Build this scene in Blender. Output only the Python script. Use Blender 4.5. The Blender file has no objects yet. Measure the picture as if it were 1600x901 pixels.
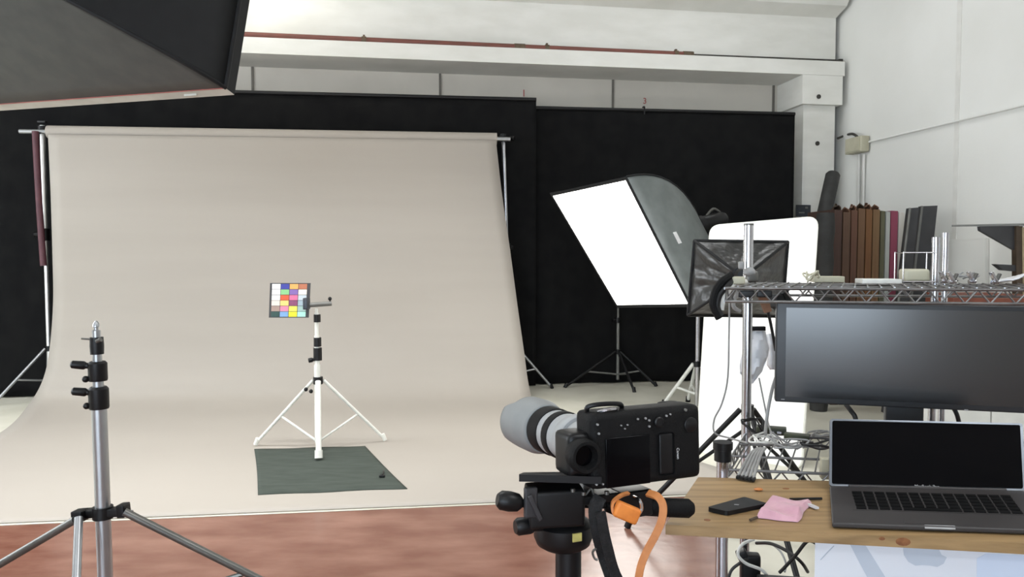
import bpy, bmesh, math, random
from mathutils import Vector, Matrix
random.seed(7)
S = bpy.context.scene
COL = S.collection
V = Vector
# ------------------------------------------------------------------ camera
F = 1180.0; HC = 1.2; PITCH = math.radians(2.4)
cd = bpy.data.cameras.new('camera'); cam = bpy.data.objects.new('camera', cd); COL.objects.link(cam)
cd.sensor_width = 36.0; cd.lens = 36.0 * F / 1600.0; cd.clip_start = 0.02
cam.location = (0, 0, HC); cam.rotation_euler = (math.radians(90) - PITCH, 0, 0)
S.camera = cam
# ------------------------------------------------------------------ world, exposure, lights
W = bpy.data.worlds.new('world'); S.world = W; W.use_nodes = True
W.node_tree.nodes['Background'].inputs[0].default_value = (0.80, 0.88, 1.0, 1)
W.node_tree.nodes['Background'].inputs[1].default_value = 0.25
S.view_settings.view_transform = 'Standard'; S.view_settings.look = 'None'
S.view_settings.exposure = 0.0; S.view_settings.gamma = 1.0; S.view_settings.use_curve_mapping = False
CEIL_POWER = 40.0      # base power of the unseen overhead fill lamps
WINDOW_E = 8.5         # daylight in the rear window
SIDE_E = 9.5           # daylight in the side window
BOX_LEFT_E = 9.0      # diffuser of the big softbox
BOX_MID_E = 8.0        # diffuser of the softbox by the drape
BOX_SMALL_E = 26.0     # diffuser of the small softbox at the reflector

def area(name, loc, target, sx, sy, power, color=(1, 1, 1), spread=180):
    l = bpy.data.lights.new(name, 'AREA'); l.shape = 'RECTANGLE'; l.size = sx; l.size_y = sy
    l.energy = power; l.color = color; l.spread = math.radians(spread)
    o = bpy.data.objects.new(name, l); COL.objects.link(o); o.location = loc
    d = V(target) - V(loc); o.rotation_euler = d.to_track_quat('-Z', 'Y').to_euler()
    return o

# pixel (of the 1600x901 photo) + depth or height -> point
cp, sp_ = math.cos(PITCH), math.sin(PITCH)
def ray(px, py):
    u = (px - 800.0) / F; v = (450.5 - py) / F
    return V((u, cp + v * sp_, -sp_ + v * cp))
def P(px, py, Y):
    r = ray(px, py); return V((0, 0, HC)) + r * (Y / r.y)
def G(px, py, z=0.0):
    r = ray(px, py); return V((0, 0, HC)) + r * ((z - HC) / r.z)

# ------------------------------------------------------------------ materials
def lin(c):
    c /= 255.0
    return c / 12.92 if c <= 0.04045 else ((c + 0.055) / 1.055) ** 2.4
def rgb(r, g, b): return (lin(r), lin(g), lin(b), 1)
def mat(name, col, rough=0.5, metal=0.0, col2=None, scale=5.0, stretch=(1, 1, 1), bump=0.0, bscale=40.0, detail=4.0,
        lo=0.35, hi=0.65, emit=None, spec=0.5, coat=0.0, sheen=0.0, bstretch=(1, 1, 1)):
    m = bpy.data.materials.new(name); m.use_nodes = True
    nt = m.node_tree; b = nt.nodes['Principled BSDF']
    b.inputs['Base Color'].default_value = col
    b.inputs['Roughness'].default_value = rough; b.inputs['Metallic'].default_value = metal
    b.inputs['Specular IOR Level'].default_value = spec
    if coat: b.inputs['Coat Weight'].default_value = coat; b.inputs['Coat Roughness'].default_value = 0.1
    if sheen: b.inputs['Sheen Weight'].default_value = sheen
    tc = nt.nodes.new('ShaderNodeTexCoord')
    if col2:
        mp = nt.nodes.new('ShaderNodeMapping'); mp.inputs['Scale'].default_value = stretch
        nz = nt.nodes.new('ShaderNodeTexNoise'); nz.inputs['Scale'].default_value = scale; nz.inputs['Detail'].default_value = detail
        cr = nt.nodes.new('ShaderNodeValToRGB')
        cr.color_ramp.elements[0].position = lo; cr.color_ramp.elements[1].position = hi
        cr.color_ramp.elements[0].color = col; cr.color_ramp.elements[1].color = col2
        nt.links.new(tc.outputs['Object'], mp.inputs[0]); nt.links.new(mp.outputs[0], nz.inputs[0])
        nt.links.new(nz.outputs[0], cr.inputs[0]); nt.links.new(cr.outputs[0], b.inputs['Base Color'])
    if bump:
        mb = nt.nodes.new('ShaderNodeMapping'); mb.inputs['Scale'].default_value = bstretch
        n2 = nt.nodes.new('ShaderNodeTexNoise'); n2.inputs['Scale'].default_value = bscale
        bp = nt.nodes.new('ShaderNodeBump'); bp.inputs['Strength'].default_value = bump; bp.inputs['Distance'].default_value = 0.01
        nt.links.new(tc.outputs['Object'], mb.inputs[0]); nt.links.new(mb.outputs[0], n2.inputs[0])
        nt.links.new(n2.outputs[0], bp.inputs['Height']); nt.links.new(bp.outputs[0], b.inputs['Normal'])
    if emit:
        b.inputs['Emission Color'].default_value = emit[0]; b.inputs['Emission Strength'].default_value = emit[1]
    return m
M = {}
M['wall'] = mat('white_wall_paint', rgb(230, 230, 226), 0.8, col2=rgb(224, 224, 219), scale=1.2, bump=0.05, bscale=60)
M['concrete'] = mat('white_painted_concrete', rgb(226, 225, 219), 0.75, col2=rgb(217, 216, 209), scale=2.5, stretch=(1, 1, 3), bump=0.08, bscale=30)
M['joint'] = mat('dark_joint', rgb(120, 116, 108), 0.9, col2=rgb(104, 100, 94), scale=9)
M['seam'] = mat('light_seam', rgb(224, 223, 218), 0.8, col2=rgb(216, 215, 210), scale=9)
M['gap'] = mat('gap_shade_grey', rgb(74, 72, 66), 0.9, col2=rgb(50, 48, 44), scale=9)  # shade colour of the gap fillers, also the grey of conduit and cable tail
M['ceiling'] = mat('ceiling_paint', rgb(226, 226, 222), 0.8, col2=rgb(216, 216, 212), scale=2)
M['red_floor'] = mat('red_concrete_floor', rgb(110, 71, 57), 0.24, col2=rgb(142, 104, 89), scale=4.5, stretch=(0.7, 1.6, 1), detail=14, lo=0.36, hi=0.78, bump=0.06, bscale=25)
M['vinyl'] = mat('white_vinyl_floor', rgb(203, 200, 186), 0.6, col2=rgb(190, 187, 172), scale=3, bump=0.04, bscale=12)
M['paper'] = mat('warm_grey_paper', rgb(164, 157, 148), 0.62, col2=rgb(160, 153, 144), scale=1.0, stretch=(0.4, 1, 4), bump=0.025, bscale=2.0, bstretch=(0.5, 2, 6), spec=0.35)
M['paper_core'] = mat('paper_edge', rgb(190, 182, 172), 0.8, col2=rgb(172, 164, 154), scale=30)
M['drape'] = mat('black_drape_cloth', rgb(24, 24, 24), 0.95, col2=rgb(18, 18, 19), scale=8, bump=0.15, bscale=6, bstretch=(3, 3, 0.5), spec=0.1)
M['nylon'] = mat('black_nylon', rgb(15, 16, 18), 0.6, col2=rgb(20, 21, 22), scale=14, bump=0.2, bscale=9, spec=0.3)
M['nylon_under_lit'] = mat('black_nylon_lit', rgb(60, 63, 62), 0.55, col2=rgb(70, 73, 71), scale=14, bump=0.15, bscale=6, spec=0.6)  # black nylon coloured lighter, standing in for light on the lower panel
M['nylon_grey'] = mat('grey_nylon', rgb(104, 110, 108), 0.5, col2=rgb(92, 98, 96), scale=10, bump=0.12, bscale=8)
M['nylon_crinkle'] = mat('crinkled_black_nylon', rgb(38, 38, 38), 0.34, col2=rgb(50, 50, 49), scale=12, bump=0.9, bscale=16, bstretch=(1, 1, 1), spec=0.6)
M['lip'] = mat('white_inner_fabric', rgb(214, 216, 206), 0.8, col2=rgb(196, 198, 188), scale=8)
M['piping_red'] = mat('red_piping', rgb(176, 104, 96), 0.6, col2=rgb(160, 92, 86), scale=20)
M['black'] = mat('black_plastic', rgb(13, 13, 14), 0.42, col2=rgb(18, 18, 19), scale=30, spec=0.3)
M['black_soft'] = mat('black_rubber', rgb(10, 10, 11), 0.65, col2=rgb(14, 14, 14), scale=60, bump=0.15, bscale=300, spec=0.2)
M['black_gloss'] = mat('black_gloss', rgb(4, 4, 6), 0.12, col2=rgb(6, 6, 8), scale=4, spec=0.12)
M['screen_gloss'] = mat('laptop_screen_glass', rgb(3, 3, 5), 0.08, col2=rgb(4, 4, 6), scale=4, spec=0.12)
M['strap'] = mat('black_webbing', rgb(16, 16, 17), 0.9, col2=rgb(30, 30, 31), scale=120, bump=0.4, bscale=220)
M['chrome'] = mat('chrome', rgb(205, 205, 208), 0.2, 1.0, col2=rgb(180, 180, 184), scale=6)
M['lit_steel'] = mat('lit_chrome_steel', rgb(236, 236, 234), 0.42, 0.9, col2=rgb(226, 226, 224), scale=8)  # chrome brightened in its colour for the strong light on the left pole
M['wall_shade'] = mat('shade_toned_white_wall', rgb(208, 203, 193), 0.85, col2=rgb(198, 193, 183), scale=1.6, bump=0.05, bscale=60)  # wall white toned darker and warmer to offset blue window light on it
M['steel'] = mat('satin_aluminium', rgb(178, 180, 182), 0.32, 0.85, col2=rgb(166, 168, 170), scale=8)
M['steel_dark'] = mat('dark_steel', rgb(120, 120, 116), 0.4, 0.8, col2=rgb(106, 106, 102), scale=8)
M['white_metal'] = mat('white_painted_metal', rgb(226, 226, 218), 0.4, col2=rgb(214, 214, 206), scale=12)
M['rack_wire'] = mat('dull_chrome_wire', rgb(150, 150, 150), 0.35, 0.9, col2=rgb(120, 120, 120), scale=30)
M['grey_metal'] = mat('grey_painted_metal', rgb(120, 120, 116), 0.45, 0.3, col2=rgb(106, 106, 102), scale=12)
M['maroon'] = mat('maroon_paint', rgb(84, 44, 52), 0.6, col2=rgb(70, 34, 42), scale=12)
M['pipe_red'] = mat('red_pipe_paint', rgb(124, 72, 62), 0.6, col2=rgb(104, 66, 56), scale=5, stretch=(1, 8, 8))
M['pipe_clamp'] = mat('tarnished_clamp', rgb(108, 92, 74), 0.6, 0.3, col2=rgb(90, 76, 60), scale=30)
M['cloth_dark'] = mat('dark_green_grey_cloth', rgb(70, 76, 70), 0.9, col2=rgb(62, 68, 62), scale=6, stretch=(1, 4, 1), bump=0.3, bscale=9, bstretch=(1, 4, 1), spec=0.2)
M['lens_white'] = mat('pale_grey_lens_barrel', rgb(158, 160, 161), 0.5, col2=rgb(150, 152, 153), scale=20)
M['lens_hood'] = mat('grey_lens_hood', rgb(128, 131, 131), 0.6, col2=rgb(121, 124, 124), scale=20)
M['label_white'] = mat('white_print', rgb(206, 206, 206), 0.6, col2=rgb(198, 198, 198), scale=50)
M['label_yellow'] = mat('yellow_label', rgb(196, 186, 110), 0.5, col2=rgb(180, 170, 100), scale=90)
M['label_dim'] = mat('grey_print', rgb(150, 150, 150), 0.6, col2=rgb(142, 142, 142), scale=50)
M['orange'] = mat('orange_webbing', rgb(222, 132, 52), 0.6, col2=rgb(206, 118, 46), scale=60)
M['orange_dull'] = mat('tan_orange_cord', rgb(198, 128, 72), 0.6, col2=rgb(186, 116, 62), scale=60)
def wood(name, c1, c2, c3):
    m = mat(name, c1, 0.5, col2=c2, scale=3.0, stretch=(1.2, 22, 22), detail=6, bump=0.05, bscale=8, bstretch=(1, 25, 25))
    return m
M['wood'] = wood('pine_board', rgb(160, 131, 90), rgb(132, 106, 70), None)
M['knot'] = mat('pine_knot', rgb(112, 66, 34), 0.6, col2=rgb(136, 90, 52), scale=60)
M['pink'] = mat('pink_microfibre', rgb(206, 160, 172), 0.85, col2=rgb(190, 142, 156), scale=25, bump=0.4, bscale=30, sheen=0.3)
M['laptop'] = mat('space_grey_aluminium', rgb(58, 55, 55), 0.5, 0.2, col2=rgb(53, 50, 50), scale=8)
M['laptop_edge'] = mat('laptop_bright_edge', rgb(128, 134, 142), 0.35, 0.8, col2=rgb(118, 124, 132), scale=8)
M['key'] = mat('laptop_keys', rgb(9, 9, 10), 0.7, col2=rgb(13, 13, 14), scale=40, spec=0.1)
M['monitor'] = mat('monitor_bezel', rgb(38, 40, 43), 0.4, col2=rgb(32, 34, 37), scale=20)
M['monitor_screen'] = mat('monitor_matte_screen', rgb(18, 19, 21), 0.2, col2=rgb(20, 21, 23), scale=4, spec=1.0)
M['box_white'] = mat('white_carton', rgb(216, 220, 226), 0.6, col2=rgb(208, 212, 220), scale=2)
M['box_print'] = mat('grey_carton_print', rgb(186, 195, 206), 0.6, col2=rgb(180, 189, 201), scale=3)
M['box_blue'] = mat('pale_blue_carton_print', rgb(200, 212, 230), 0.6, col2=rgb(194, 206, 224), scale=3)
M['reflector'] = mat('white_reflector_cloth', rgb(238, 238, 236), 0.8, col2=rgb(232, 232, 230), scale=4)
M['beige'] = mat('beige_plastic', rgb(186, 182, 160), 0.5, col2=rgb(172, 168, 146), scale=10)
M['bag'] = mat('pale_grey_plastic_bag', rgb(222, 222, 224), 0.35, col2=rgb(206, 206, 209), scale=14, bump=0.8, bscale=26)
M['brown_card'] = mat('brown_tag_card', rgb(128, 96, 76), 0.7, col2=rgb(112, 82, 64), scale=20)
M['cable_grey'] = mat('grey_cable', rgb(150, 150, 148), 0.5, col2=rgb(136, 136, 134), scale=30)
M['cable_white'] = mat('white_cable', rgb(220, 220, 214), 0.5, col2=rgb(206, 206, 200), scale=30)
M['cable_black'] = mat('black_cable', rgb(18, 18, 18), 0.5, col2=rgb(26, 26, 26), scale=30)
M['green_pcb'] = mat('olive_hub_plastic', rgb(66, 72, 50), 0.5, col2=rgb(48, 54, 38), scale=30)
M['tube_dark'] = mat('dark_grey_tube_cloth', rgb(52, 52, 51), 0.7, col2=rgb(40, 40, 39), scale=12, bump=0.3, bscale=20)
M['panel_dark'] = mat('dark_grey_panel', rgb(58, 58, 60), 0.5, col2=rgb(48, 48, 50), scale=8)
M['sign'] = mat('dark_blue_sign', rgb(44, 50, 60), 0.4, col2=rgb(30, 34, 40), scale=30)
M['tan'] = mat('tan_board', rgb(176, 160, 130), 0.7, col2=rgb(160, 144, 116), scale=12)
M['darkbrown'] = mat('dark_brown_wood', rgb(74, 60, 46), 0.6, col2=rgb(60, 48, 36), scale=14)
M['red_paint'] = mat('red_numeral_paint', rgb(168, 72, 66), 0.7, col2=rgb(150, 60, 56), scale=40)
M['redbrown_box'] = mat('red_brown_carton', rgb(122, 66, 48), 0.7, col2=rgb(104, 56, 42), scale=14)
def emission(name, col, e):
    m = bpy.data.materials.new(name); m.use_nodes = True
    nt = m.node_tree; nt.nodes.clear()
    em = nt.nodes.new('ShaderNodeEmission'); em.inputs[0].default_value = col; em.inputs[1].default_value = e
    out = nt.nodes.new('ShaderNodeOutputMaterial'); nt.links.new(em.outputs[0], out.inputs[0])
    return m
M['lit_left'] = emission('lit_diffuser_warm', (1.0, 0.96, 0.90, 1), BOX_LEFT_E)
M['lit_mid'] = emission('lit_diffuser', (1.0, 0.985, 0.93, 1), BOX_MID_E)
M['lit_small'] = emission('lit_small_diffuser', (1.0, 0.99, 0.97, 1), BOX_SMALL_E)
M['daylight'] = emission('daylight_pane', (0.74, 0.87, 1.0, 1), WINDOW_E)
M['daylight_side'] = emission('daylight_side_pane', (0.90, 0.95, 1.0, 1), SIDE_E)
M['tube_lit'] = emission('lit_tube', (1, 0.98, 0.92, 1), 14.0)

# ------------------------------------------------------------------ mesh builder
ORIGIN = {}
class MB:
    def __init__(s): s.v = []; s.f = []; s.sm = []
    def add(s, vs, fs, smooth=False):
        n = len(s.v); s.v += [V(p) for p in vs]
        for f in fs: s.f.append(tuple(i + n for i in f)); s.sm.append(smooth)
        return s
    def hexa(s, c):            # eight corners: bottom ring then top ring
        return s.add(c, [(3, 2, 1, 0), (4, 5, 6, 7), (0, 1, 5, 4), (1, 2, 6, 5), (2, 3, 7, 6), (3, 0, 4, 7)])
    def box(s, c, size, R=None, bev=0.0):
        R = R or Matrix.Identity(3); c = V(c); hx, hy, hz = [k / 2 for k in size]
        if bev <= 0:
            q = [(-hx, -hy, -hz), (hx, -hy, -hz), (hx, hy, -hz), (-hx, hy, -hz), (-hx, -hy, hz), (hx, -hy, hz), (hx, hy, hz), (-hx, hy, hz)]
            return s.hexa([c + R @ V(p) for p in q])
        bm = bmesh.new(); bmesh.ops.create_cube(bm, size=1.0)
        for v in bm.verts: v.co = V((v.co.x * size[0], v.co.y * size[1], v.co.z * size[2]))
        bmesh.ops.bevel(bm, geom=bm.edges[:], offset=bev, segments=3, profile=0.6, affect='EDGES')
        bm.verts.index_update()
        s.add([c + R @ v.co for v in bm.verts], [tuple(v.index for v in f.verts) for f in bm.faces], True); bm.free()
        return s
    def cyl(s, a, b, r0, r1=None, n=16, caps=True):
        r1 = r0 if r1 is None else r1
        return s.lathe(a, b, [(0, r0), (1, r1)], n, caps)
    def lathe(s, a, b, prof, n=20, caps=True, unit=True):
        a, b = V(a), V(b); d = b - a; L = d.length; d = d.normalized()
        x = d.cross(V((0, 0, 1)))
        if x.length < 1e-4: x = V((1, 0, 0))
        x.normalize(); y = d.cross(x)
        vs, fs = [], []
        for t, r in prof:
            c = a + d * (t * L if unit else t)
            for k in range(n):
                an = 2 * math.pi * k / n
                vs.append(c + (x * math.cos(an) + y * math.sin(an)) * r)
        m = len(prof)
        for i in range(m - 1):
            for k in range(n):
                k2 = (k + 1) % n
                fs.append((i * n + k, i * n + k2, (i + 1) * n + k2, (i + 1) * n + k))
        s.add(vs, fs, True)
        if caps:
            s.add([vs[k] for k in range(n)], [tuple(range(n - 1, -1, -1))])
            s.add([vs[(m - 1) * n + k] for k in range(n)], [tuple(range(n))])
        return s
    def tube(s, pts, r, n=8, smooth=0):
        pts = [V(p) for p in pts]
        if smooth: pts = spline(pts, smooth)
        rings = []; up = None
        for i, p in enumerate(pts):
            d = (pts[min(i + 1, len(pts) - 1)] - pts[max(i - 1, 0)]).normalized()
            if up is None:
                up = d.cross(V((0.3, 0.2, 1)));  up = up if up.length > 1e-3 else d.cross(V((1, 0, 0)))
            up = (up - d * up.dot(d)).normalized(); sd = d.cross(up)
            rings.append([p + (up * math.cos(2 * math.pi * k / n) + sd * math.sin(2 * math.pi * k / n)) * r for k in range(n)])
        vs = [q for g in rings for q in g]; fs = []
        for i in range(len(rings) - 1):
            for k in range(n):
                k2 = (k + 1) % n; fs.append((i * n + k, i * n + k2, (i + 1) * n + k2, (i + 1) * n + k))
        s.add(vs, fs, True)
        s.add(rings[0], [tuple(range(n - 1, -1, -1))]); s.add(rings[-1], [tuple(range(n))])
        return s
    def ribbon(s, pts, w, t, side, smooth=0):      # flat strap: width along 'side'
        pts = [V(p) for p in pts]
        if smooth: pts = spline(pts, smooth)
        side = V(side).normalized(); vs, fs = [], []
        for i, p in enumerate(pts):
            d = (pts[min(i + 1, len(pts) - 1)] - pts[max(i - 1, 0)]).normalized()
            sd = (side - d * side.dot(d)).normalized(); nn = d.cross(sd)
            vs += [p - sd * w / 2 - nn * t / 2, p + sd * w / 2 - nn * t / 2, p + sd * w / 2 + nn * t / 2, p - sd * w / 2 + nn * t / 2]
        for i in range(len(pts) - 1):
            for k in range(4):
                k2 = (k + 1) % 4; fs.append((i * 4 + k, i * 4 + k2, i * 4 + 4 + k2, i * 4 + 4 + k))
        m = len(pts) - 1
        fs += [(3, 2, 1, 0), (m * 4, m * 4 + 1, m * 4 + 2, m * 4 + 3)]
        return s.add(vs, fs, True)
    def prism(s, pts, ext):                         # polygon (points) extruded by vector ext
        pts = [V(p) for p in pts]; ext = V(ext); n = len(pts)
        fs = [tuple(range(n - 1, -1, -1)), tuple(range(n, 2 * n))]
        for k in range(n): fs.append((k, (k + 1) % n, n + (k + 1) % n, n + k))
        return s.add(pts + [p + ext for p in pts], fs)
    def grid(s, rows, smooth=True):
        m, n = len(rows), len(rows[0]); fs = []
        for i in range(m - 1):
            for j in range(n - 1): fs.append((i * n + j, i * n + j + 1, (i + 1) * n + j + 1, (i + 1) * n + j))
        return s.add([p for r in rows for p in r], fs, smooth)
    def ball(s, c, r, n=12, sc=(1, 1, 1)):
        rows = []
        for i in range(n // 2 + 1):
            th = math.pi * i / (n // 2)
            rows.append([V(c) + V((r * sc[0] * math.sin(th) * math.cos(2 * math.pi * k / n), r * sc[1] * math.sin(th) * math.sin(2 * math.pi * k / n), r * sc[2] * math.cos(th))) for k in range(n + 1)])
        return s.grid(rows)
    def build(s, name, m, parent=None, thick=0.0, loc=None):
        me = bpy.data.meshes.new(name)
        if parent is not None:
            o0 = ORIGIN[parent.name]
        elif loc is not None: o0 = V(loc)
        else:
            xs = [p.x for p in s.v]; ys = [p.y for p in s.v]; zs = [p.z for p in s.v]
            o0 = V(((min(xs) + max(xs)) / 2, (min(ys) + max(ys)) / 2, min(zs)))
        me.from_pydata([p - o0 for p in s.v], [], s.f)
        bm = bmesh.new(); bm.from_mesh(me)
        bmesh.ops.remove_doubles(bm, verts=bm.verts, dist=1e-6)
        bmesh.ops.recalc_face_normals(bm, faces=bm.faces); bm.to_mesh(me); bm.free()
        if len(me.polygons) == len(s.sm): me.polygons.foreach_set('use_smooth', s.sm)
        else: me.polygons.foreach_set('use_smooth', [any(s.sm)] * len(me.polygons))
        if any(s.sm):
            try: me.set_sharp_from_angle(angle=math.radians(38))
            except Exception: pass
        me.materials.append(M[m] if isinstance(m, str) else m); me.update()
        o = bpy.data.objects.new(name, me); COL.objects.link(o)
        if parent is not None: o.parent = parent
        else: o.location = o0
        ORIGIN[o.name] = o0
        if thick:
            md = o.modifiers.new('solid', 'SOLIDIFY'); md.thickness = thick; md.offset = 0
        return o
def spline(pts, k):
    pts = [V(p) for p in pts]; out = []
    for i in range(len(pts) - 1):
        p0 = pts[max(i - 1, 0)]; p1 = pts[i]; p2 = pts[i + 1]; p3 = pts[min(i + 2, len(pts) - 1)]
        for j in range(k):
            t = j / k
            out.append(0.5 * ((2 * p1) + (p2 - p0) * t + (2 * p0 - 5 * p1 + 4 * p2 - p3) * t * t + (3 * p1 - p0 - 3 * p2 + p3) * t ** 3))
    out.append(pts[-1]); return out
def thing(name, label, cat, loc, group=None):
    o = bpy.data.objects.new(name, None); COL.objects.link(o); o.location = loc; o.empty_display_size = 0.05
    ORIGIN[o.name] = V(loc); return tag(o, label, cat, group)
def tag(o, label, cat, group=None, kind=None):
    o['label'] = label; o['category'] = cat
    if group: o['group'] = group
    if kind: o['kind'] = kind
    return o
def struct(o): o['kind'] = 'structure'; return o
def frame(x, z):                                    # rotation matrix with columns x, y, z
    x = V(x).normalized(); z = V(z); z = (z - x * z.dot(x)).normalized(); y = z.cross(x)
    return Matrix((x, y, z)).transposed()
def text_mesh(name, body, size, loc, R, m, parent, ext=0.0004):
    c = bpy.data.curves.new(name, 'FONT'); c.body = body; c.size = size; c.align_x = 'CENTER'; c.align_y = 'CENTER'; c.extrude = ext
    t = bpy.data.objects.new(name, c); COL.objects.link(t)
    bpy.context.view_layer.update()
    me = bpy.data.meshes.new_from_object(t.evaluated_get(bpy.context.evaluated_depsgraph_get()))
    bpy.data.objects.remove(t); bpy.data.curves.remove(c)
    me.transform(R.to_4x4()); o0 = ORIGIN[parent.name]; me.transform(Matrix.Translation(V(loc) - o0))
    me.materials.clear(); me.materials.append(M[m])
    o = bpy.data.objects.new(name, me); COL.objects.link(o); o.parent = parent; ORIGIN[o.name] = o0; return o
Z = V((0, 0, 1))
# ================================================================== SETTING
KW = 0.15; wl = math.sqrt(1 + KW * KW)
WA = V((1 / wl, KW / wl, 0)); WN = V((-KW / wl, 1 / wl, 0))           # along the back wall / away from camera
W0 = V((0, 6.95, 0))
def wp(s, t, z): return W0 + WA * s + WN * t + Z * z                   # wall frame point
SC = 3.392                                                              # s of the right-hand corner
C0 = wp(SC, 0.6, 0)
MB().add([(-6.5, -4.2, 0), (6.5, -4.2, 0), (6.5, 9, 0), (-6.5, 9, 0)], [(0, 1, 2, 3)]).build('floor', 'red_floor', loc=(0, 0, 0))
struct(bpy.data.objects['floor'])
gl_, gr_ = G(-335, 835.5), G(1236, 768.5)
vin = [(-6.2, 1.0, 0), (-2.7, 1.0, 0), (-2.7, 3.0, 0), tuple(gl_.lerp(gr_, .11)), tuple(gr_), (.90, 3.3, 0), (.80, 2.7, 0), (.74, 2.25, 0), (4.2, 2.0, 0), (3.45, 7.0, 0), (3.1, 7.9, 0), (-6.2, 6.45, 0)]  # left front part is unseen, added to bounce neutral light onto the big softbox
struct(MB().prism([V(p) + Z * .0005 for p in vin], (0, 0, .002)).build('floor_vinyl', 'vinyl'))
CZ = 4.3
wb = struct(MB().hexa([wp(-6.6, .6, 0), wp(SC + .4, .6, 0), wp(SC + .4, .8, 0), wp(-6.6, .8, 0), wp(-6.6, .6, CZ), wp(SC + .4, .6, CZ), wp(SC + .4, .8, CZ), wp(-6.6, .8, CZ)]).build('wall_back', 'wall_shade', loc=(0, 0, 0)))
for s in (-5.85, -4.12, -2.38, -.62, 1.12, 2.85):
    MB().box(wp(s, .595, 2.1), (.022, .012, 4.2), frame(WA, Z)).build('panel_joint', 'joint', wb)
def rp(k, off, z): return C0 - WN * k - WA * off + Z * z               # right wall: k towards the camera, off into the room
wr = struct(MB().hexa([rp(-.2, 0, 0), rp(12.4, 0, 0), rp(12.4, -.2, 0), rp(-.2, -.2, 0), rp(-.2, 0, CZ), rp(12.4, 0, CZ), rp(12.4, -.2, CZ), rp(-.2, -.2, CZ)]).build('wall_right', 'wall', loc=(0, 0, 0)))
for k in (1.98, 3.9):
    MB().box(rp(k, .002, 2.1), (.006, .05, 4.2), frame(WA, Z)).build('panel_seam', 'seam', wr)
lw = MB()
lw.box((-6.5, -1.4, CZ / 2), (.2, 5.8, CZ)).box((-6.5, 6.9, CZ / 2), (.2, 3.8, CZ))
lw.box((-6.5, 3.25, .45), (.2, 3.5, .9)).box((-6.5, 3.25, 3.85), (.2, 3.5, .9))
struct(lw.build('wall_left', 'wall'))
w2 = struct(MB().box((-6.55, 3.25, 2.15), (.02, 3.5, 2.5)).build('window_2', 'daylight_side', loc=(0, 0, 0)))
wf = MB()
for y in (1.54, 3.25, 4.96): wf.box((-6.46, y, 2.15), (.08, .07, 2.5))
for z in (.94, 3.36): wf.box((-6.46, 3.25, z), (.08, 3.5, .07))
wf.build('window_frame', 'white_metal', w2)
rw = MB()
rw.box((-5.4, -4.1, CZ / 2), (2.4, .2, CZ)).box((3.6, -4.1, CZ / 2), (6.0, .2, CZ))
rw.box((-1.8, -4.1, .2), (4.8, .2, .4)).box((-1.8, -4.1, 3.55), (4.8, .2, 1.5))
struct(rw.build('wall_front', 'wall'))
wi = struct(MB().box((-1.8, -4.15, 1.6), (4.8, .02, 2.4)).build('window_1', 'daylight', loc=(0, 0, 0)))
wf = MB()
for x in (-4.15, -1.8, .55): wf.box((x, -4.06, 1.6), (.07, .08, 2.4))
for z in (.44, 2.76): wf.box((-1.8, -4.06, z), (4.8, .08, .07))
wf.build('window_frame', 'white_metal', wi)
struct(MB().box((0, 2.3, CZ + .05), (13.4, 13.4, .1)).build('ceiling', 'ceiling'))
# precast beam on the back wall: bottom flange, web, chamfered top flange
prof = [(.10, 2.985), (.62, 2.985), (.62, 3.87), (.02, 3.87), (.02, 3.745), (.08, 3.66), (.27, 3.60), (.27, 3.15), (.10, 3.125)]
SE = 3.34
bb = MB()
a = [wp(-6.4, t, z) for t, z in prof]
bb.prism(a, WA * (SE + 6.4))
bm_ = struct(bb.build('beam', 'concrete', loc=(0, 0, 0)))
MB().box(wp(SE + .026, .46, 3.4), (.04, .2, .60), frame(WA, Z)).build('gap_shade_grey', 'gap', bm_)  # dark filler boxes standing in for the shade inside the narrow gap
MB().box(wp(SE + .026, .36, 3.06), (.04, .3, .24), frame(WA, Z)).build('gap_shade_grey', 'gap', bm_)
# the corner pillar with its corbel
pl = MB().hexa([wp(SE - .40, .16, 0), wp(SE - .06, .16, 0), wp(SE - .06, .6, 0), wp(SE - .40, .6, 0), wp(SE - .40, .16, 2.70), wp(SE - .06, .16, 2.70), wp(SE - .06, .6, 2.70), wp(SE - .40, .6, 2.70)])
pl.hexa([wp(SE - .445, .10, 2.70), wp(SE - .02, .10, 2.70), wp(SE - .02, .6, 2.70), wp(SE - .445, .6, 2.70), wp(SE - .445, .10, 2.983), wp(SE - .02, .10, 2.983), wp(SE - .02, .6, 2.983), wp(SE - .445, .6, 2.983)])
pil = struct(pl.build('pillar', 'concrete', loc=(0, 0, 0)))
for (px, py, t) in ((1279, 151, .10), (1277, 224, .16)):
    r = ray(px, py); o = V((0, 0, HC)); tt = (W0 + WN * t - o).dot(WN) / r.dot(WN); q = o + r * tt
    MB().cyl(q - WN * .008, q + WN * .02, .022).build('dowel_hole', 'gap', pil)
MB().box(wp(SE - .005, .42, 1.5), (.085, .2, 3.0), frame(WA, Z)).build('gap_shade_grey', 'gap', pil)  # dark strip painting the shade between pillar and right wall

# unseen fill lamps added at ceiling height; the last is the fluorescent by the beam
for (x, y, L, k_, sd_) in ((-3.2, 3.6, 1.5, .9, 105), (-1.2, 3.6, 1.5, 1.0, 105), (1.8, 5.8, 1.2, .40, 180), (2.6, .6, 1.5, 1.7, 180), (-3.4, .2, 1.5, .9, 120), (-.4, -2.0, 1.5, .9, 120)):
    area('unseen_overhead_lamp', (x, y, CZ - .12), (x, y, 0), L, .3, CEIL_POWER * k_, (.97, .985, 1), sd_)
area('unseen_overhead_lamp', (-2.25, 6.15, 3.98), (-2.2, 7.0, 3.3), .9, .12, 7, (1, .96, .86))

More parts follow.
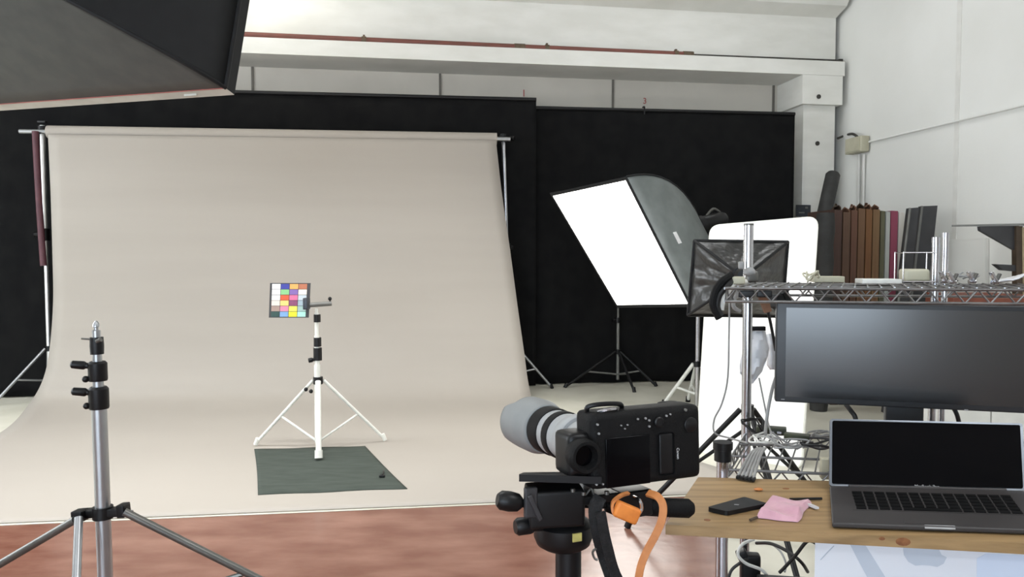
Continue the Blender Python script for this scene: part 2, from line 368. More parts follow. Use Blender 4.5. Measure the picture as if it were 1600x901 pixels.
# ================================================================== PIPES AND WALL FITTINGS
pr = thing('pipe', 'long red painted pipe running along the ledge of the white beam', 'pipe', wp(-2, .2, 3.2))
def bp(px, py, t=.128):
    r = ray(px, py); o = V((0, 0, HC)); return o + r * ((W0 + WN * t - o).dot(WN) / r.dot(WN))
pa, pb = bp(160, 44), bp(1076, 85)
MB().cyl(pa, pb, .024, n=14).build('pipe_body', 'pipe_red', pr)
for px in (300, 543, 835, 1054):
    c = pa + (pb - pa) * ((px - 160) / 916.0)
    MB().cyl(c - WA * .02, c + WA * .02, .031, n=14).box(c + Z * .03 + WN * .01, (.018, .03, .03), frame(WA, Z)).build('pipe_clamp', 'pipe_clamp', pr)
for px in (790, 1075):
    c = pa + (pb - pa) * ((px - 160) / 916.0)
    MB().cyl(c - WA * .05, c + WA * .05, .029, n=14).build('coupling', 'pipe_clamp', pr)
tag(MB().cyl(bp(1076, 85.5), bp(1306, 94.5), .010, n=10).build('conduit', 'gap'), 'thin dark grey conduit continuing from the red pipe to the pillar', 'conduit')
# drape number marks
nm = bpy.data.objects['wall_back']
def onback(px, py, t): return bp(px, py, t)
text_mesh('number_mark', '1', .10, onback(818.5, 146, .592), frame(WA, -WN), 'red_paint', nm)
text_mesh('number_mark', '3', .085, onback(1007.5, 158, .592), frame(WA, -WN), 'red_paint', nm)
# right wall: conduit, junction box, droppers, cable
def onright(px, py, off=.03):
    r = ray(px, py); o = V((0, 0, HC)); n = WA; q = C0 - WA * off
    return o + r * ((q - o).dot(n) / r.dot(n))
ja, jb = onright(1356, 222, .02), onright(1660, 150, .02)
tag(MB().cyl(ja, jb, .009, n=10).build('conduit', 'wall'), 'white conduit sloping up along the right wall from the junction box', 'conduit')
jx = thing('junction_box', 'beige junction box on the right wall above two white conduits', 'junction box', onright(1340, 240, .05))
jc = onright(1339, 227, .06)
MB().box(jc, (.09, .26, .15), frame(WA, Z), .012).build('box_body', 'beige', jx)
MB().box(jc - WA * .048, (.012, .22, .12), frame(WA, Z), .003).build('lid', 'beige', jx)
MB().tube([bp(1309, 216, .14), bp(1322, 211, .2) , onright(1332, 209, .10), onright(1340, 214, .08)], .012, smooth=5).build('cable_tail', 'gap', jx)
for i, px in enumerate((1342.5, 1350)):
    q = onright(px, 241, .025)
    tag(MB().cyl(V((q.x, q.y, .02)), q, .013, n=10).build('conduit', 'seam'), ('white vertical conduit under the beige junction box, the one nearer the pillar', 'white vertical conduit under the beige junction box, the one further from the pillar')[i], 'conduit')
sgn = bp(1255, 329, .152)
sg = MB().box(sgn, (.155, .012, .115), frame(WA, Z), .003).build('sign', 'sign'); tag(sg, 'small dark blue sign on the white pillar beside the black drape', 'sign')
MB().box(sgn - WN * .008 + WA * -.02 - Z * .02, (.06, .003, .012), frame(WA, Z)).build('printed_mark', 'grey_metal', sg); MB().box(sgn - WN * .008 + WA * .03 + Z * .03, (.03, .003, .02), frame(WA, Z)).build('printed_mark', 'grey_metal', sg)

# ================================================================== BLACK DRAPES
KD = .12; dl = math.sqrt(1 + KD * KD); DA = V((1 / dl, KD / dl, 0)); DN = V((-KD / dl, 1 / dl, 0))
def dp(x, t, z): return V((x, 6.95 + KD * x, 0)) + DN * t + Z * z
def drape(x0, x1, z0, zt, amp, off, ph, label):
    rt = thing('drape', label, 'drape', dp((x0 + x1) / 2, off, 0))
    rows = []
    nx = int((x1 - x0) / .035)
    for i in range(26):
        f = i / 25.0; z = zt + (z0 - zt) * f; row = []
        for j in range(nx + 1):
            x = x0 + (x1 - x0) * j / nx
            w = amp * (.25 + .75 * f) * (math.sin(x * 9.3 + ph) + .6 * math.sin(x * 21.0 + 1.7 * ph + .7 * f) + .4 * math.sin(x * 4.1 + 2 * f))
            row.append(dp(x, off + w * .5, z))
        rows.append(row)
    MB().grid(rows).build('cloth', 'drape', rt, thick=.006)
    MB().cyl(dp(x0, off, zt), dp(x1, off, zt), .018, n=10).build('drape_rod', 'black', rt)
    return rt
d1 = drape(-5.3, .215, .012, 2.628, .022, -.04, .3, 'wide black drape hanging behind the grey paper backdrop')
d2 = drape(.19, 2.735, .012, 2.575, .03, .07, 1.9, 'black drape hanging behind the lit softbox, ending at the white pillar')
for px, py, rt in ((818, 157, d1), (1007, 168, d2)):
    q = P(px, py, 6.95 + KD * ((px - 800) / F * 7) - .02)
    MB().tube([q - Z * .06, q + Z * .004, q + Z * .012 + DN * .05], .008, smooth=3).build('hook', 'black', rt)

# ================================================================== LIGHT STAND BUILDER
def collar(mbp, c, ax, r, h, m, parent, knob=None, km='black'):
    o = MB().cyl(c - ax * h / 2, c + ax * h / 2, r, n=18).build('collar', m, parent)
    if knob is not None:
        k = V(knob); kb = MB()
        kb.cyl(c, c + k * .6, r * .45, n=10); kb.lathe(c + k * .55, c + k, [(0, r * .5), (.1, r * .62), (.9, r * .62), (1, r * .45)], 10)
        kb.build('knob', km, o)
    return o
def stand(name, label, cat, base, top, radii, hub, feet, m, lm, low, leg_r=.011, brace_f=.55, group=None, brace_m=None, foot_m='black', lrs=None):
    t = thing(name, label, cat, V((base.x, base.y, 0)), group)
    ax = (top - base).normalized(); L = (top - base).length
    n = len(radii)
    for i, (f0, f1, r) in enumerate(radii):
        MB().cyl(base + ax * L * f0, base + ax * L * f1, r, n=18).build('pole', m, t)
    MB().cyl(hub - ax * .022, hub + ax * .022, radii[0][2] * 1.5, n=18).build('hub', 'black', t)
    for ft in feet:
        ft = V(ft); leg_r = lrs[len([c_ for c_ in t.children if c_.name.startswith('leg')])] if lrs else leg_r; d = (ft - hub); dh = V((d.x, d.y, 0)).normalized()
        st = hub + dh * radii[0][2] * 1.7
        lg = MB().cyl(st, ft + Z * .012, leg_r, n=12).build('leg', lm, t)
        MB().cyl(ft + Z * .03 - d.normalized() * .02, ft + Z * .006 + d.normalized() * .004, leg_r * 1.35, n=12).build('rubber_foot', foot_m, lg)
        MB().cyl(low, st + (ft - st) * brace_f, leg_r * .7, n=8).build('brace', brace_m or lm, t)
    return t

# ================================================================== PAPER BACKDROP
KR = .109
L = [(75, 210, 6.2), (79, 300, 6.2), (82, 400, 6.19), (83, 470, 6.17), (78, 540, 6.12), (68, 590, 6.03), (46, 630, 5.86)]
Rr = [(775, 219, 6.6), (784, 300, 6.57), (797, 390, 6.52), (809, 480, 6.46), (819, 550, 6.38), (826, 600, 6.26), (836, 630, 6.02)]
lp = [P(*q) for q in L]; rpx = [P(*q) for q in Rr]
for q in (lp[-1], rpx[-1]): q.z = max(q.z, .035)
lp += [G(0, 676, .008), G(-150, 748, .006), G(-335, 831, .006)]
rpx += [G(872, 651, .008), G(1000, 692, .006), G(1236, 765, .006)]
bd = thing('paper_backdrop', 'wide warm grey seamless paper hanging from a roll and sweeping onto the floor', 'backdrop', V((-1.5, 5, 0)))
ls, rs = spline(lp, 8), spline(rpx, 8)
rows = []
for i in range(len(ls)):
    rows.append([ls[i].lerp(rs[i], j / 40.0) for j in range(41)])
for r_ in rows:
    for p in r_: p.z = max(p.z, .0055)
MB().grid(rows).build('paper_sheet', 'paper', bd, thick=.002)
ra = P(75, 206, 6.26); rb = P(776, 217, 6.66)
rax = (rb - ra).normalized()
MB().cyl(ra, rb, .052, n=28).build('paper_roll', 'paper', bd)
MB().cyl(ra - rax * .22, rb + rax * .12, .018, n=14).build('core_tube', 'steel', bd)
# left and right backdrop stands
ls_t = P(66, 196, 6.33) ; ls_b = V((P(78, 600, 6.33).x, 6.33, .03))
stL = stand('backdrop_stand', 'chrome backdrop stand at the left end of the grey paper roll', 'light stand', ls_b, ls_t, [(0, .60, .017), (.58, 1.0, .021)], V((ls_b.x, 6.33, .43)),
      [(-4.17, 6.02, 0), (-3.46, 6.38, 0), (-3.95, 6.385, 0)], 'lit_steel', 'steel', V((ls_b.x, 6.33, .16)), .012)
c = ls_b.lerp(ls_t, .60); collar(None, c, Z, .034, .10, 'black', stL, (-.08, -.03, 0))
collar(None, ls_t - Z * .03, Z, .034, .05, 'black', stL); MB().box(ls_t + Z * .03, (.07, .03, .02), None, .006).build('hook_bracket', 'black', stL)
rs_t = P(786, 214, 6.79); rs_b = V((P(799, 600, 6.79).x, 6.79, .03))
stR = stand('backdrop_stand', 'chrome backdrop stand at the right end of the grey paper roll', 'light stand', rs_b, rs_t, [(0, .55, .017), (.53, 1.0, .021)], V((rs_b.x, 6.79, .41)),
      [(.365, 6.83, 0), (-.38, 6.72, 0), (-.12, 6.86, 0)], 'chrome', 'steel', V((rs_b.x, 6.79, .14)), .012)
c = rs_b.lerp(rs_t, .56); collar(None, c, Z, .034, .08, 'black', stR, (.05, -.05, 0))
collar(None, rs_t - Z * .01, Z, .036, .07, 'black', stR, (.10, -.05, -.01))
mr = MB().tube([P(55, 205, 6.22), P(58, 260, 6.22), P(62, 330, 6.22), P(68, 415, 6.22)], .026, n=10, smooth=3).build('maroon_tube', 'maroon')
tag(mr, 'slim maroon tube hanging beside the left backdrop stand', 'tube')

# ================================================================== SOFTBOXES
def softbox(name, label, rim, apex, ring, p, mats, lit, lip=.0, loc=None, nseg=10, sag=0.0, head=True, lips=('lip',) * 4, crinkle=0.0, inset=.985):
    rim = [V(q) for q in rim]; cen = sum(rim, V()) / 4; apex = V(apex); ax = (apex - cen)
    t = thing(name, label, 'softbox', loc or V((cen.x, cen.y, 0)))
    fw = -ax.normalized()
    def f(s): return ring + (1 - ring) * (1 - s ** p)
    for i in range(4):
        a, b = rim[i], rim[(i + 1) % 4]; rows = []
        for k in range(nseg + 1):
            s = k / nseg; row = []
            for j in range(41):
                u = j / 40.0; q = a.lerp(b, u) - cen
                w = math.sin(math.pi * u) * math.sin(math.pi * min(1, s))
                fold = crinkle * w ** .5 * (math.sin(17 * u + 5 * i) + .7 * math.sin(31 * u + 9 * s + 2 * i) + .5 * math.sin(11 * s + 9 * u))
                row.append(cen + ax * s + q * f(s) * (1 - sag * w) + fw * fold)
            rows.append(row)
        MB().grid(rows).build('side_panel', mats[i], t, thick=.004)
        MB().tube([cen + ax * (k / nseg) + (a - cen) * f(k / nseg) * 1.004 for k in range(nseg + 1)], .007, n=8).build('seam_rod', 'nylon', t)
        MB().cyl(a, b, .0035 if lips[i] == 'lip' else .008, n=8).build('rim_piping', 'piping_red' if lip and lips[i] == 'lip' else 'nylon', t)
        if lip:
            q = MB().add([a, b, b + fw * lip, a + fw * lip], [(0, 1, 2, 3)]).build('lip', lips[i], t, thick=.003)
    dq = [cen + (q - cen) * inset + fw * .004 for q in rim]
    if inset < .98:
        MB().add([q + fw * .003 for q in rim] + [q - fw * .001 for q in dq], [(k, (k + 1) % 4, 4 + (k + 1) % 4, 4 + k) for k in range(4)]).build('front_border', 'nylon', t, thick=.003)
    MB().add(dq, [(0, 1, 2, 3)]).build('diffuser', lit, t)
    rr = (rim[0] - cen).length * ring
    if head:
        d = ax.normalized()
        MB().cyl(apex - d * .02, apex + d * .03, rr * 1.08, n=24).build('speed_ring', 'black', t)
        h = MB().lathe(apex + d * .03, apex + d * (.03 + rr * 3.4), [(0, rr * .8), (.08, rr * .95), (.85, rr * .95), (1, rr * .75)], 24).build('strobe_head', 'black', t)
        c = apex + d * (.03 + rr * 1.7)
        MB().tube([c + Z * rr * .9 - d * rr * 1.0, c + Z * rr * 1.5, c + Z * rr * .9 + d * rr * 1.0], .010, smooth=4).build('handle', 'steel_dark', h)
    return t, cen, fw
# big one top left
A = P(352, 137, 2.6); D_ = A + V((-.962, .273, 0)) * 1.45; up = V((.071, .25, .966)) * .56
n1 = (D_ - A).cross(up).normalized(); n1 = n1 if n1.y > 0 else -n1
cen1 = (A + D_) / 2 + up / 2
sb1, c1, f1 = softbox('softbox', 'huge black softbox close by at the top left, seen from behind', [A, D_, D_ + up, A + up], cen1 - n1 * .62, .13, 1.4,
                  ['nylon_under_lit', 'nylon', 'nylon', 'nylon'], 'lit_left', lip=.05, sag=.03, lips=('lip', 'nylon', 'nylon', 'nylon'))
hp = cen1 - n1 * .85
b1 = V((hp.x - .05, hp.y, 0))
stand('light_stand', 'tall black stand carrying the huge softbox', 'light stand', b1 + Z * .02, V((b1.x, b1.y, hp.z - .1)), [(0, 1, .016)], b1 + Z * .5,
      [b1 + V((-.4, .1, 0)), b1 + V((.15, -.4, 0)), b1 + V((.12, .36, 0))], 'black', 'black', b1 + Z * .2)
for k, (px, py) in enumerate(((128, 145), (292, 143))):
    q = P(px, py, 2.6 + (352 - px) / 350.0 * .27) + f1 * .02
    MB().box(q, (.05, .006, .012), frame(D_ - A, Z)).build('label_tab', 'lip', sb1)
# lit one beside the drape
TR = V((.759, 5.034, 1.729)); BR = V((1.199, 5.018, .869)); TL = V((.299, 5.886, 1.689)); BL = V((.807, 5.763, .814))
cc = (TR + BR + TL + BL) / 4; nn = V((-.8, -.45, -.4)).normalized()
ap2 = P(1092, 352, 5.75)
sb2, c2, f2 = softbox('softbox', 'large square softbox with a glowing white front tilted down before the black drape', [TL, TR, BR, BL], ap2, .085, 2.3,
                  ['nylon', 'nylon_grey', 'nylon', 'nylon'], 'lit_mid', inset=.955)
lbx = (TR + BR) / 2; q = P(1046, 376, 4.97)
# woven label on the near panel
s_ = .36
def panel_pt(a, b, u, s, p=2.3, ring=.085):
    q = a.lerp(b, u) - cc; return cc + (ap2 - cc) * s + q * (ring + (1 - ring) * (1 - s ** p)) * 1.006
ta, tb = panel_pt(TR, BR, .46, .19), panel_pt(TR, BR, .55, .19); td = panel_pt(TR, BR, .46, .31)
MB().add([ta, tb, ta.lerp(td, .34) + (tb - ta), ta.lerp(td, .34)], [(0, 1, 2, 3)]).build('woven_label', 'label_white', sb2, thick=.008)
d2_ = (ap2 - cc).normalized()
b2 = V(((1091 - 800) / F * 5.9, 5.9, 0))
stand('light_stand', 'white light stand under the glowing softbox, beside the reflector panel', 'light stand', b2 + Z * .03, b2 + Z * 1.36, [(0, .55, .018), (.5, 1, .013)], b2 + Z * .36,
      [G(1036, 634), b2 + V((.28, .2, 0)), b2 + V((.0, .30, 0))], 'chrome', 'white_metal', b2 + Z * .12, .015)
# bare black stand behind it
b3 = G(965, 601); 
st3 = stand('light_stand', 'thin black light stand standing in front of the drape', 'light stand', b3 + Z * .05, b3 + Z * .78, [(0, .8, .014), (.75, 1, .010)], P(965, 549, b3.y),
      [G(883, 606), G(991, 613), G(1025, 604)], 'grey_metal', 'black', b3 + Z * .10, .012, brace_m='grey_metal')
collar(None, P(965, 500, b3.y), Z, .025, .05, 'black', st3, (-.05, -.02, 0))
# small one with its back to us
sr = [P(1085, 376, 3.42), P(1231, 378, 3.46), P(1222, 494, 3.52), P(1075, 492, 3.48)]
sc = sum(sr, V()) / 4
sa = P(1160, 434, 3.24)
sb3, c3, f3 = softbox('softbox', 'small crinkled black softbox seen from behind, facing the white reflector panel', sr, sa, .16, 1.15,
                  ['nylon_crinkle'] * 4, 'lit_small', lip=.02, sag=.12, lips=('nylon',) * 4, crinkle=.007)
b4 = V(((1168 - 800) / F * 3.12, 3.12, 0))
stand('light_stand', 'black tripod stand below the small crinkled softbox', 'light stand', b4 + Z * .05, V((b4.x, b4.y, .97)), [(0, .55, .017), (.5, 1, .012)], P(1168, 640, 3.12),
      [b4 + V((-.46, .18, 0)), b4 + V((.46, .16, 0)), b4 + V((.06, -.46, 0))], 'black', 'black', P(1168, 668, 3.12), .011)

# ================================================================== REFLECTOR PANEL
rf = [G(1088, 706), G(1252, 733), P(1277, 339, 4.26), P(1110, 353, 4.66)]
rfl = thing('reflector_panel', 'tall white rounded reflector panel lit bright behind the small softbox', 'reflector', (rf[0] + rf[1]) / 2)
def rrect(q, rad, n=6):
    pts = []
    for i in range(4):
        a, b, c_ = q[i - 1], q[i], q[(i + 1) % 4]
        d1_, d2_x = (a - b).normalized() * rad, (c_ - b).normalized() * rad
        for k in range(n + 1):
            t = k / n; pts.append((b + d1_) * (1 - t) ** 2 + b * 2 * t * (1 - t) + (b + d2_x) * t * t)
    return pts
rq = rrect(rf, .06); rn = (rf[1] - rf[0]).cross(rf[3] - rf[0]).normalized(); rn = rn if rn.y > 0 else -rn
MB().prism(rq, rn * .012).build('panel', 'reflector', rfl)
MB().tube([p + rn * .006 for p in rq] + [rq[0] + rn * .006], .008, n=8).build('rim', 'white_metal', rfl)
mt = (rf[2] + rf[3]) / 2 * .8 + (rf[0] + rf[1]) / 2 * .2
MB().cyl(mt + rn * .012, V((mt.x + .12, mt.y + .45, .01)), .012).build('support_leg', 'steel', rfl)

# ================================================================== COLOUR CHART ON ITS STAND, FLOOR CLOTH
cb = G(497, 703, .005)
CY = cb.y
hub = P(497, 594, CY)
cs = stand('light_stand', 'white light stand with black collars standing on the grey paper', 'light stand', P(497, 690, CY), P(494.5, 482, CY),
      [(0, .58, .0195), (.55, .80, .016), (.78, .97, .0125), (.95, 1.0, .009)], hub, [G(400, 695, .012), G(601, 688, .012), G(498, 716, .022)], 'white_metal', 'white_metal', P(497, 690, CY), .016, foot_m='white_metal', lrs=(.0105, .0105, .017))
for (y0, y1, r) in ((491, 503, .021), (527, 541, .023), (543, 559, .026)):
    c = P(495.5 + (y0 - 490) / 60.0, (y0 + y1) / 2, CY); collar(None, c, Z, r, (y1 - y0) / F * CY, 'black', cs)
collar(None, P(497, 560, CY), Z, .024, .02, 'black', cs, (-.055, -.02, -.01))
for px, py in ((478, 608), (486, 611)): MB().ball(P(px, py, CY - .03), .013).build('wing_nut', 'black', cs)
ar = thing('chart_clamp', 'grey horizontal clamp arm on the white stand gripping the colour chart', 'clamp', P(497, 482, CY))
MB().cyl(P(482, 476.5, CY - .05), P(518, 474, CY), .014, n=12).build('arm', 'grey_metal', ar)
MB().ball(P(515.5, 466.5, CY), .012).cyl(P(515.5, 467, CY), P(515.5, 474, CY), .004, n=8).build('knob', 'black', ar)
MB().box(P(479, 474, CY - .075), (.028, .07, .07), None, .006).build('jaw', 'sign', ar)
ch = thing('color_chart', 'colour checker chart with rows of coloured patches clamped to the stand', 'chart', P(452, 496, CY - .05))
q = [P(420, 496, CY - .05), P(482, 496, CY - .05), P(485, 442, CY - .05), P(422, 442, CY - .05)]
MB().prism(q, (0, .008, 0)).build('board', 'panel_dark', ch)
PC = [['f2f2f0', '3a3f96', 'e0a25a', 'b26e52'], ['f0f0ee', '84bf84', '7d62a4', 'efe2cc'], ['e6e8e6', 'cf5a38', 'd16d94', 'b9c4ca'], ['dccdc4', 'f0c878', '84476a', '9fb0ba'],
      ['a08a80', 'd884a0', 'd9d25c', '9cb8b2'], ['2c4a46', '78a0cc', 'e2dc30', 'a6dccc']]
x0, x1, y0, y1 = .05, .93, .02, .98
for i in range(6):
    for j in range(4):
        h = PC[i][j]; cm = mat('chart_patch_' + h, rgb(*[int(h[k:k + 2], 16) for k in (0, 2, 4)]), .6, col2=rgb(*[max(0, int(h[k:k + 2], 16) - 5) for k in (0, 2, 4)]), scale=40)
        u0 = x0 + (x1 - x0) * (j + .03) / 4; u1 = x0 + (x1 - x0) * (j + .97) / 4
        v1 = 1 - (y0 + (y1 - y0) * (i + .04) / 6); v0 = 1 - (y0 + (y1 - y0) * (i + .96) / 6)
        def bl(u, v): return (q[0].lerp(q[1], u)).lerp(q[3].lerp(q[2], u), v) - V((0, .0015, 0))
        MB().prism([bl(u0, v0), bl(u1, v0), bl(u1, v1), bl(u0, v1)], (0, .001, 0)).build('patch', cm, ch)
fc = [G(398, 702, .008), G(570, 697, .008), G(636, 763, .008), G(403, 773, .008)]
rows = []
for i in range(21):
    v = i / 20.0; row = []
    for j in range(31):
        u = j / 30.0; p = fc[3].lerp(fc[2], u).lerp(fc[0].lerp(fc[1], u), v)
        p.z += .004 * max(0, math.sin(u * 7 + v * 14)) * math.sin(math.pi * u) * math.sin(math.pi * v) + .002
        if 0 in (i, j) or i == 20 or j == 30: p += V((.006 * math.sin(9 * u + 4 * v), .006 * math.sin(11 * u - 5 * v), -.001))
        row.append(p)
    rows.append(row)
tag(MB().grid(rows).build('floor_cloth', 'cloth_dark', thick=.004), 'dark green grey cloth lying flat on the paper under the white stand', 'cloth')
q = G(597, 745, .014)
lc = MB().box(q + Z * .006, (.03, .02, .012), None, .003).tube([q + Z * .01, q + V((.0, .05, .012)), q + V((-.01, .10, .006))], .004, smooth=4)
tag(lc.build('clip', 'black'), 'tiny black clip lying on the dark floor cloth', 'clip')

# ================================================================== FOREGROUND CHROME STAND (left)
FY = 2.0
ft, fb = P(150, 503, FY), P(171, 1080, FY)
fax = (ft - fb).normalized()
def fq(py): return fb.lerp(ft, (1080 - py) / 577.0)
fs = thing('light_stand', 'chrome light stand with black collars standing close by at lower left', 'light stand', V((fb.x, fb.y, 0)))
pz = fq(1100)
for (ya, yb, r) in ((1090, 620, .0190), (640, 585, .0135), (600, 545, .0115)):
    MB().cyl(fq(ya), fq(yb), r, n=24).build('pole', 'steel', fs)
for (ya, yb, r) in ((636, 602, .0250), (593, 563, .0235)):
    cen = fq((ya + yb) / 2); co = MB().lathe(fq(ya), fq(yb), [(0, r * .95), (.08, r), (.9, r), (1, r * .8)], 24).build('collar', 'black', fs)
    kd = V((-.046, -.012, .006)); k0 = cen + Z * .012
    MB().cyl(k0, k0 + kd * .75, .008, n=12).lathe(k0 + kd * .6, k0 + kd * 1.35, [(0, .009), (.12, .0115), (.9, .0105), (1, .007)], 12).ball(cen + V((-.026, -.012, -.02)), .009).build('knob', 'black', co)
co = MB().lathe(fq(552), fq(526), [(0, .0165), (.5, .0175), (1, .0165)], 20).build('collar', 'black', fs)
MB().cyl(fq(530), fq(530) + V((-.035, -.01, .004)), .0025, n=8).build('pin', 'steel_dark', co)
MB().cyl(fq(532) + V((.008, -.014, 0)), fq(532) + V((.02, -.016, .006)), .006, n=10).build('knob', 'steel_dark', co)
MB().lathe(fq(528), fq(501), [(0, .0105), (.45, .0105), (.5, .006), (.62, .006), (.66, .0085), (.85, .0075), (1, .003)], 16).build('spigot', 'steel', fs)
hc = fq(797); hr = frame((1, -.1, .08), Z)
MB().box(hc, (.135, .03, .022), hr, .004).cyl(hc - fax * .016, hc + fax * .016, .026, n=20).box(hc + V((.058, -.005, .008)), (.022, .034, .034), hr, .004).box(hc + V((-.056, -.01, -.005)), (.03, .034, .03), hr, .004).build('hub', 'black', fs)
MB().cyl(hc + V((.07, -.005, .004)), hc + V((.083, -.006, .004)), .004, n=8).build('bolt', 'steel', fs)
legs = [(P(117, 812, 1.97), G(-330, 1075, .012), 'steel_dark'), (P(123, 808, 1.96), V((-.98, 1.62, .012)), 'steel'), (P(194, 799, 1.98), G(640, 1022, .012), 'steel_dark')]
for a, b, m in legs:
    lg = MB().cyl(a, b, .0105, n=14).build('leg', m, fs)
    MB().cyl(a.lerp(b, .97), b - Z * .008, .014, n=12).build('rubber_foot', 'black', lg)
lo = fq(960)
MB().cyl(lo - fax * .02, lo + fax * .02, .025, n=20).build('slider', 'black', fs)
for a, b, m in legs:
    MB().cyl(lo, a.lerp(b, .40), .0075, n=8).build('brace', m, fs)

# ================================================================== TABLE BOARD, RACK
TZ = .73
bq = [G(1040, 819, TZ), G(1680, 853, TZ), G(1680, 762, TZ), G(1091, 745, TZ)]
E1 = V((.989, -.15, 0)); E2 = V((.415, .91, 0))
brd = thing('table_board', 'pine wood table board with phone, pink cloth and laptop on it', 'table', (bq[0] + bq[1]) / 2)
brd_m = MB().prism([p - Z * .018 for p in bq], Z * .018).build('board', 'wood', brd)
for px, py, rx, ry in ((1385, 838, .013, .004), (1411, 836, .018, .006), (1379, 847, .010, .004), (1105, 812, .006, .0035), (1185, 763, .008, .004), (1228, 763, .007, .003)):
    on = py < 835
    q = G(px, py, TZ) if on else None
    if q: MB().prism([q + V((rx * math.cos(a), ry * 1.6 * math.sin(a), .0)) for a in [k * math.pi / 6 for k in range(12)]], (0, 0, .0004)).build('knot', 'knot', brd_m)
fn = (bq[1] - bq[0]).normalized(); fo = V((fn.y, -fn.x, 0))
for px, py, rx, rz in ((1411, 846, .012, .007), (1378, 841, .005, .003)):
    t = (px - 1040) / 640.0; r_ = ray(px, py); q = V((0, 0, HC)) + r_ * ((bq[0] - V((0, 0, HC))).dot(fo) / r_.dot(fo))
    MB().prism([q + fn * rx * math.cos(a) + Z * rz * math.sin(a) for a in [k * math.pi / 6 for k in range(12)]], fo * .0004).build('knot', 'knot', brd_m)

P1 = V((.468, 1.66, 0)); P2 = V((.627, 2.005, 0)); DR = (P2 - P1).length; E2 = (P2 - P1).normalized()
PM = V((1.085, 1.937, 0))
rack = thing('wire_rack', 'chrome wire shelving rack behind the pine table board', 'rack', P1)
def post(p, z0, z1, r=.0125):
    o = MB().cyl(p + Z * z0, p + Z * z1, r, n=20)
    return o.build('post', 'chrome', rack)
post(P1, .02, .75, .0135); post(P2, .02, 1.285); 
post(PM, .02, 1.25, .009); post(PM + E1 * .025 + E2 * .02, .02, 1.262, .008)
post(P1 + E1 * 1.1, .02, .75); post(P2 + E1 * 1.1, .02, 1.285)
MB().lathe(P1 + Z * .748, P1 + Z * .790, [(0, .0185), (.6, .0185), (.62, .0215), (1, .0215)], 20).build('post_cap', 'black', rack)
MB().cyl(P2 + Z * 1.283, P2 + Z * 1.288, .0128, n=20).build('post_cap', 'steel_dark', rack)
def wire_shelf(o, e1, Lx, e2, Dy, z, sp=.028):
    mb = MB()
    c = [o, o + e1 * Lx, o + e1 * Lx + e2 * Dy, o + e2 * Dy]
    for i in range(4):
        a, b = c[i], c[(i + 1) % 4]
        mb.cyl(a + Z * z, b + Z * z, .0034, n=8); mb.cyl(a + Z * (z - .03), b + Z * (z - .03), .0034, n=8)
        n = max(2, int((b - a).length / .05)); pts = []
        for k in range(2 * n + 1): pts.append(a.lerp(b, k / (2 * n)) + Z * (z if k % 2 else z - .03))
        for k in range(len(pts) - 1): mb.cyl(pts[k], pts[k + 1], .0019, n=6)
    for k in range(1, int(Lx / sp)):
        a = o + e1 * (k * sp) + Z * (z + .004); mb.cyl(a, a + e2 * Dy, .0018, n=6)
    for f in (.33, .66):
        a = o + e2 * Dy * f + Z * z; mb.cyl(a, a + e1 * Lx, .003, n=8)
    return mb
SZ = .728
wire_shelf(P1 + E2 * .0, E1, 1.1, E2, DR, SZ).build('shelf', 'rack_wire', rack)
TO = P2 - E2 * .31
wire_shelf(TO - E1 * .01, E1, 1.12, E2, .33, 1.128).build('shelf', 'rack_wire', rack)
wire_shelf(P1, E1, 1.1, E2, DR, .27).build('shelf', 'chrome', rack)
MB().cyl(P2 + Z * 1.095, P2 + Z * 1.135, .021, n=20).box(P2 + Z * 1.148 + V((.004, -.016, 0)), (.03, .02, .03), None, .006).build('shelf_clamp', 'steel_dark', rack)
# under-table cables etc
bx = MB().box(V((.69, 1.80, .337)), (.16, .16, .115), frame(E1, Z), .004)
tag(bx.build('carton', 'black'), 'black box on the lowest rack shelf under the table', 'box')
def cable(name, pts, r, m, label, cat='cable', group=None, k=6):
    return tag(MB().tube(pts, r, n=8, smooth=k).build(name, m), label, cat, group)
cable('cable', [P(1182, 848, 1.95), P(1205, 849, 1.85), P(1232, 862, 1.8), P(1252, 878, 1.78), G(1262, 893, .3985)], .0042, 'cable_black', 'black cable arching under the table from the rack post to the black box')
cable('cable', [P(1278, 850, 1.72), P(1262, 845, 1.74), P(1244, 866, 1.76), P(1228, 884, 1.78), P(1218, 894, 1.79)], .0042, 'cable_black', 'black cable crossing under the table beside the white carton')
cable('cable', [P(1208, 851, 1.9), P(1220, 862, 1.85), P(1228, 880, 1.82), P(1226, 893, 1.8)], .0025, 'cable_grey', 'thin grey cable hanging under the table beside the black cables')
cable('cable', [P(1178, 842, 1.92), P(1160, 850, 1.9), P(1153, 866, 1.9), P(1166, 880, 1.9), P(1190, 890, 1.9), P(1204, 905, 1.9)], .004, 'cable_white', 'white cable looped around the rack post under the table')
cable('cable', [P(1168, 872, 1.94), P(1155, 880, 1.93), P(1142, 892, 1.93), P(1136, 915, 1.93)], .004, 'cable_black', 'short black cable left of the white loop under the table')
pwb = MB().box(P(1172, 886, 1.955), (.05, .035, .075), frame(E1, Z), .008).box(P(1163, 873, 1.955), (.028, .03, .05), frame(E1 + Z * .5, Z), .006)
tag(pwb.build('power_adapter', 'black'), 'black power adapter tied to the rack post under the table', 'adapter')

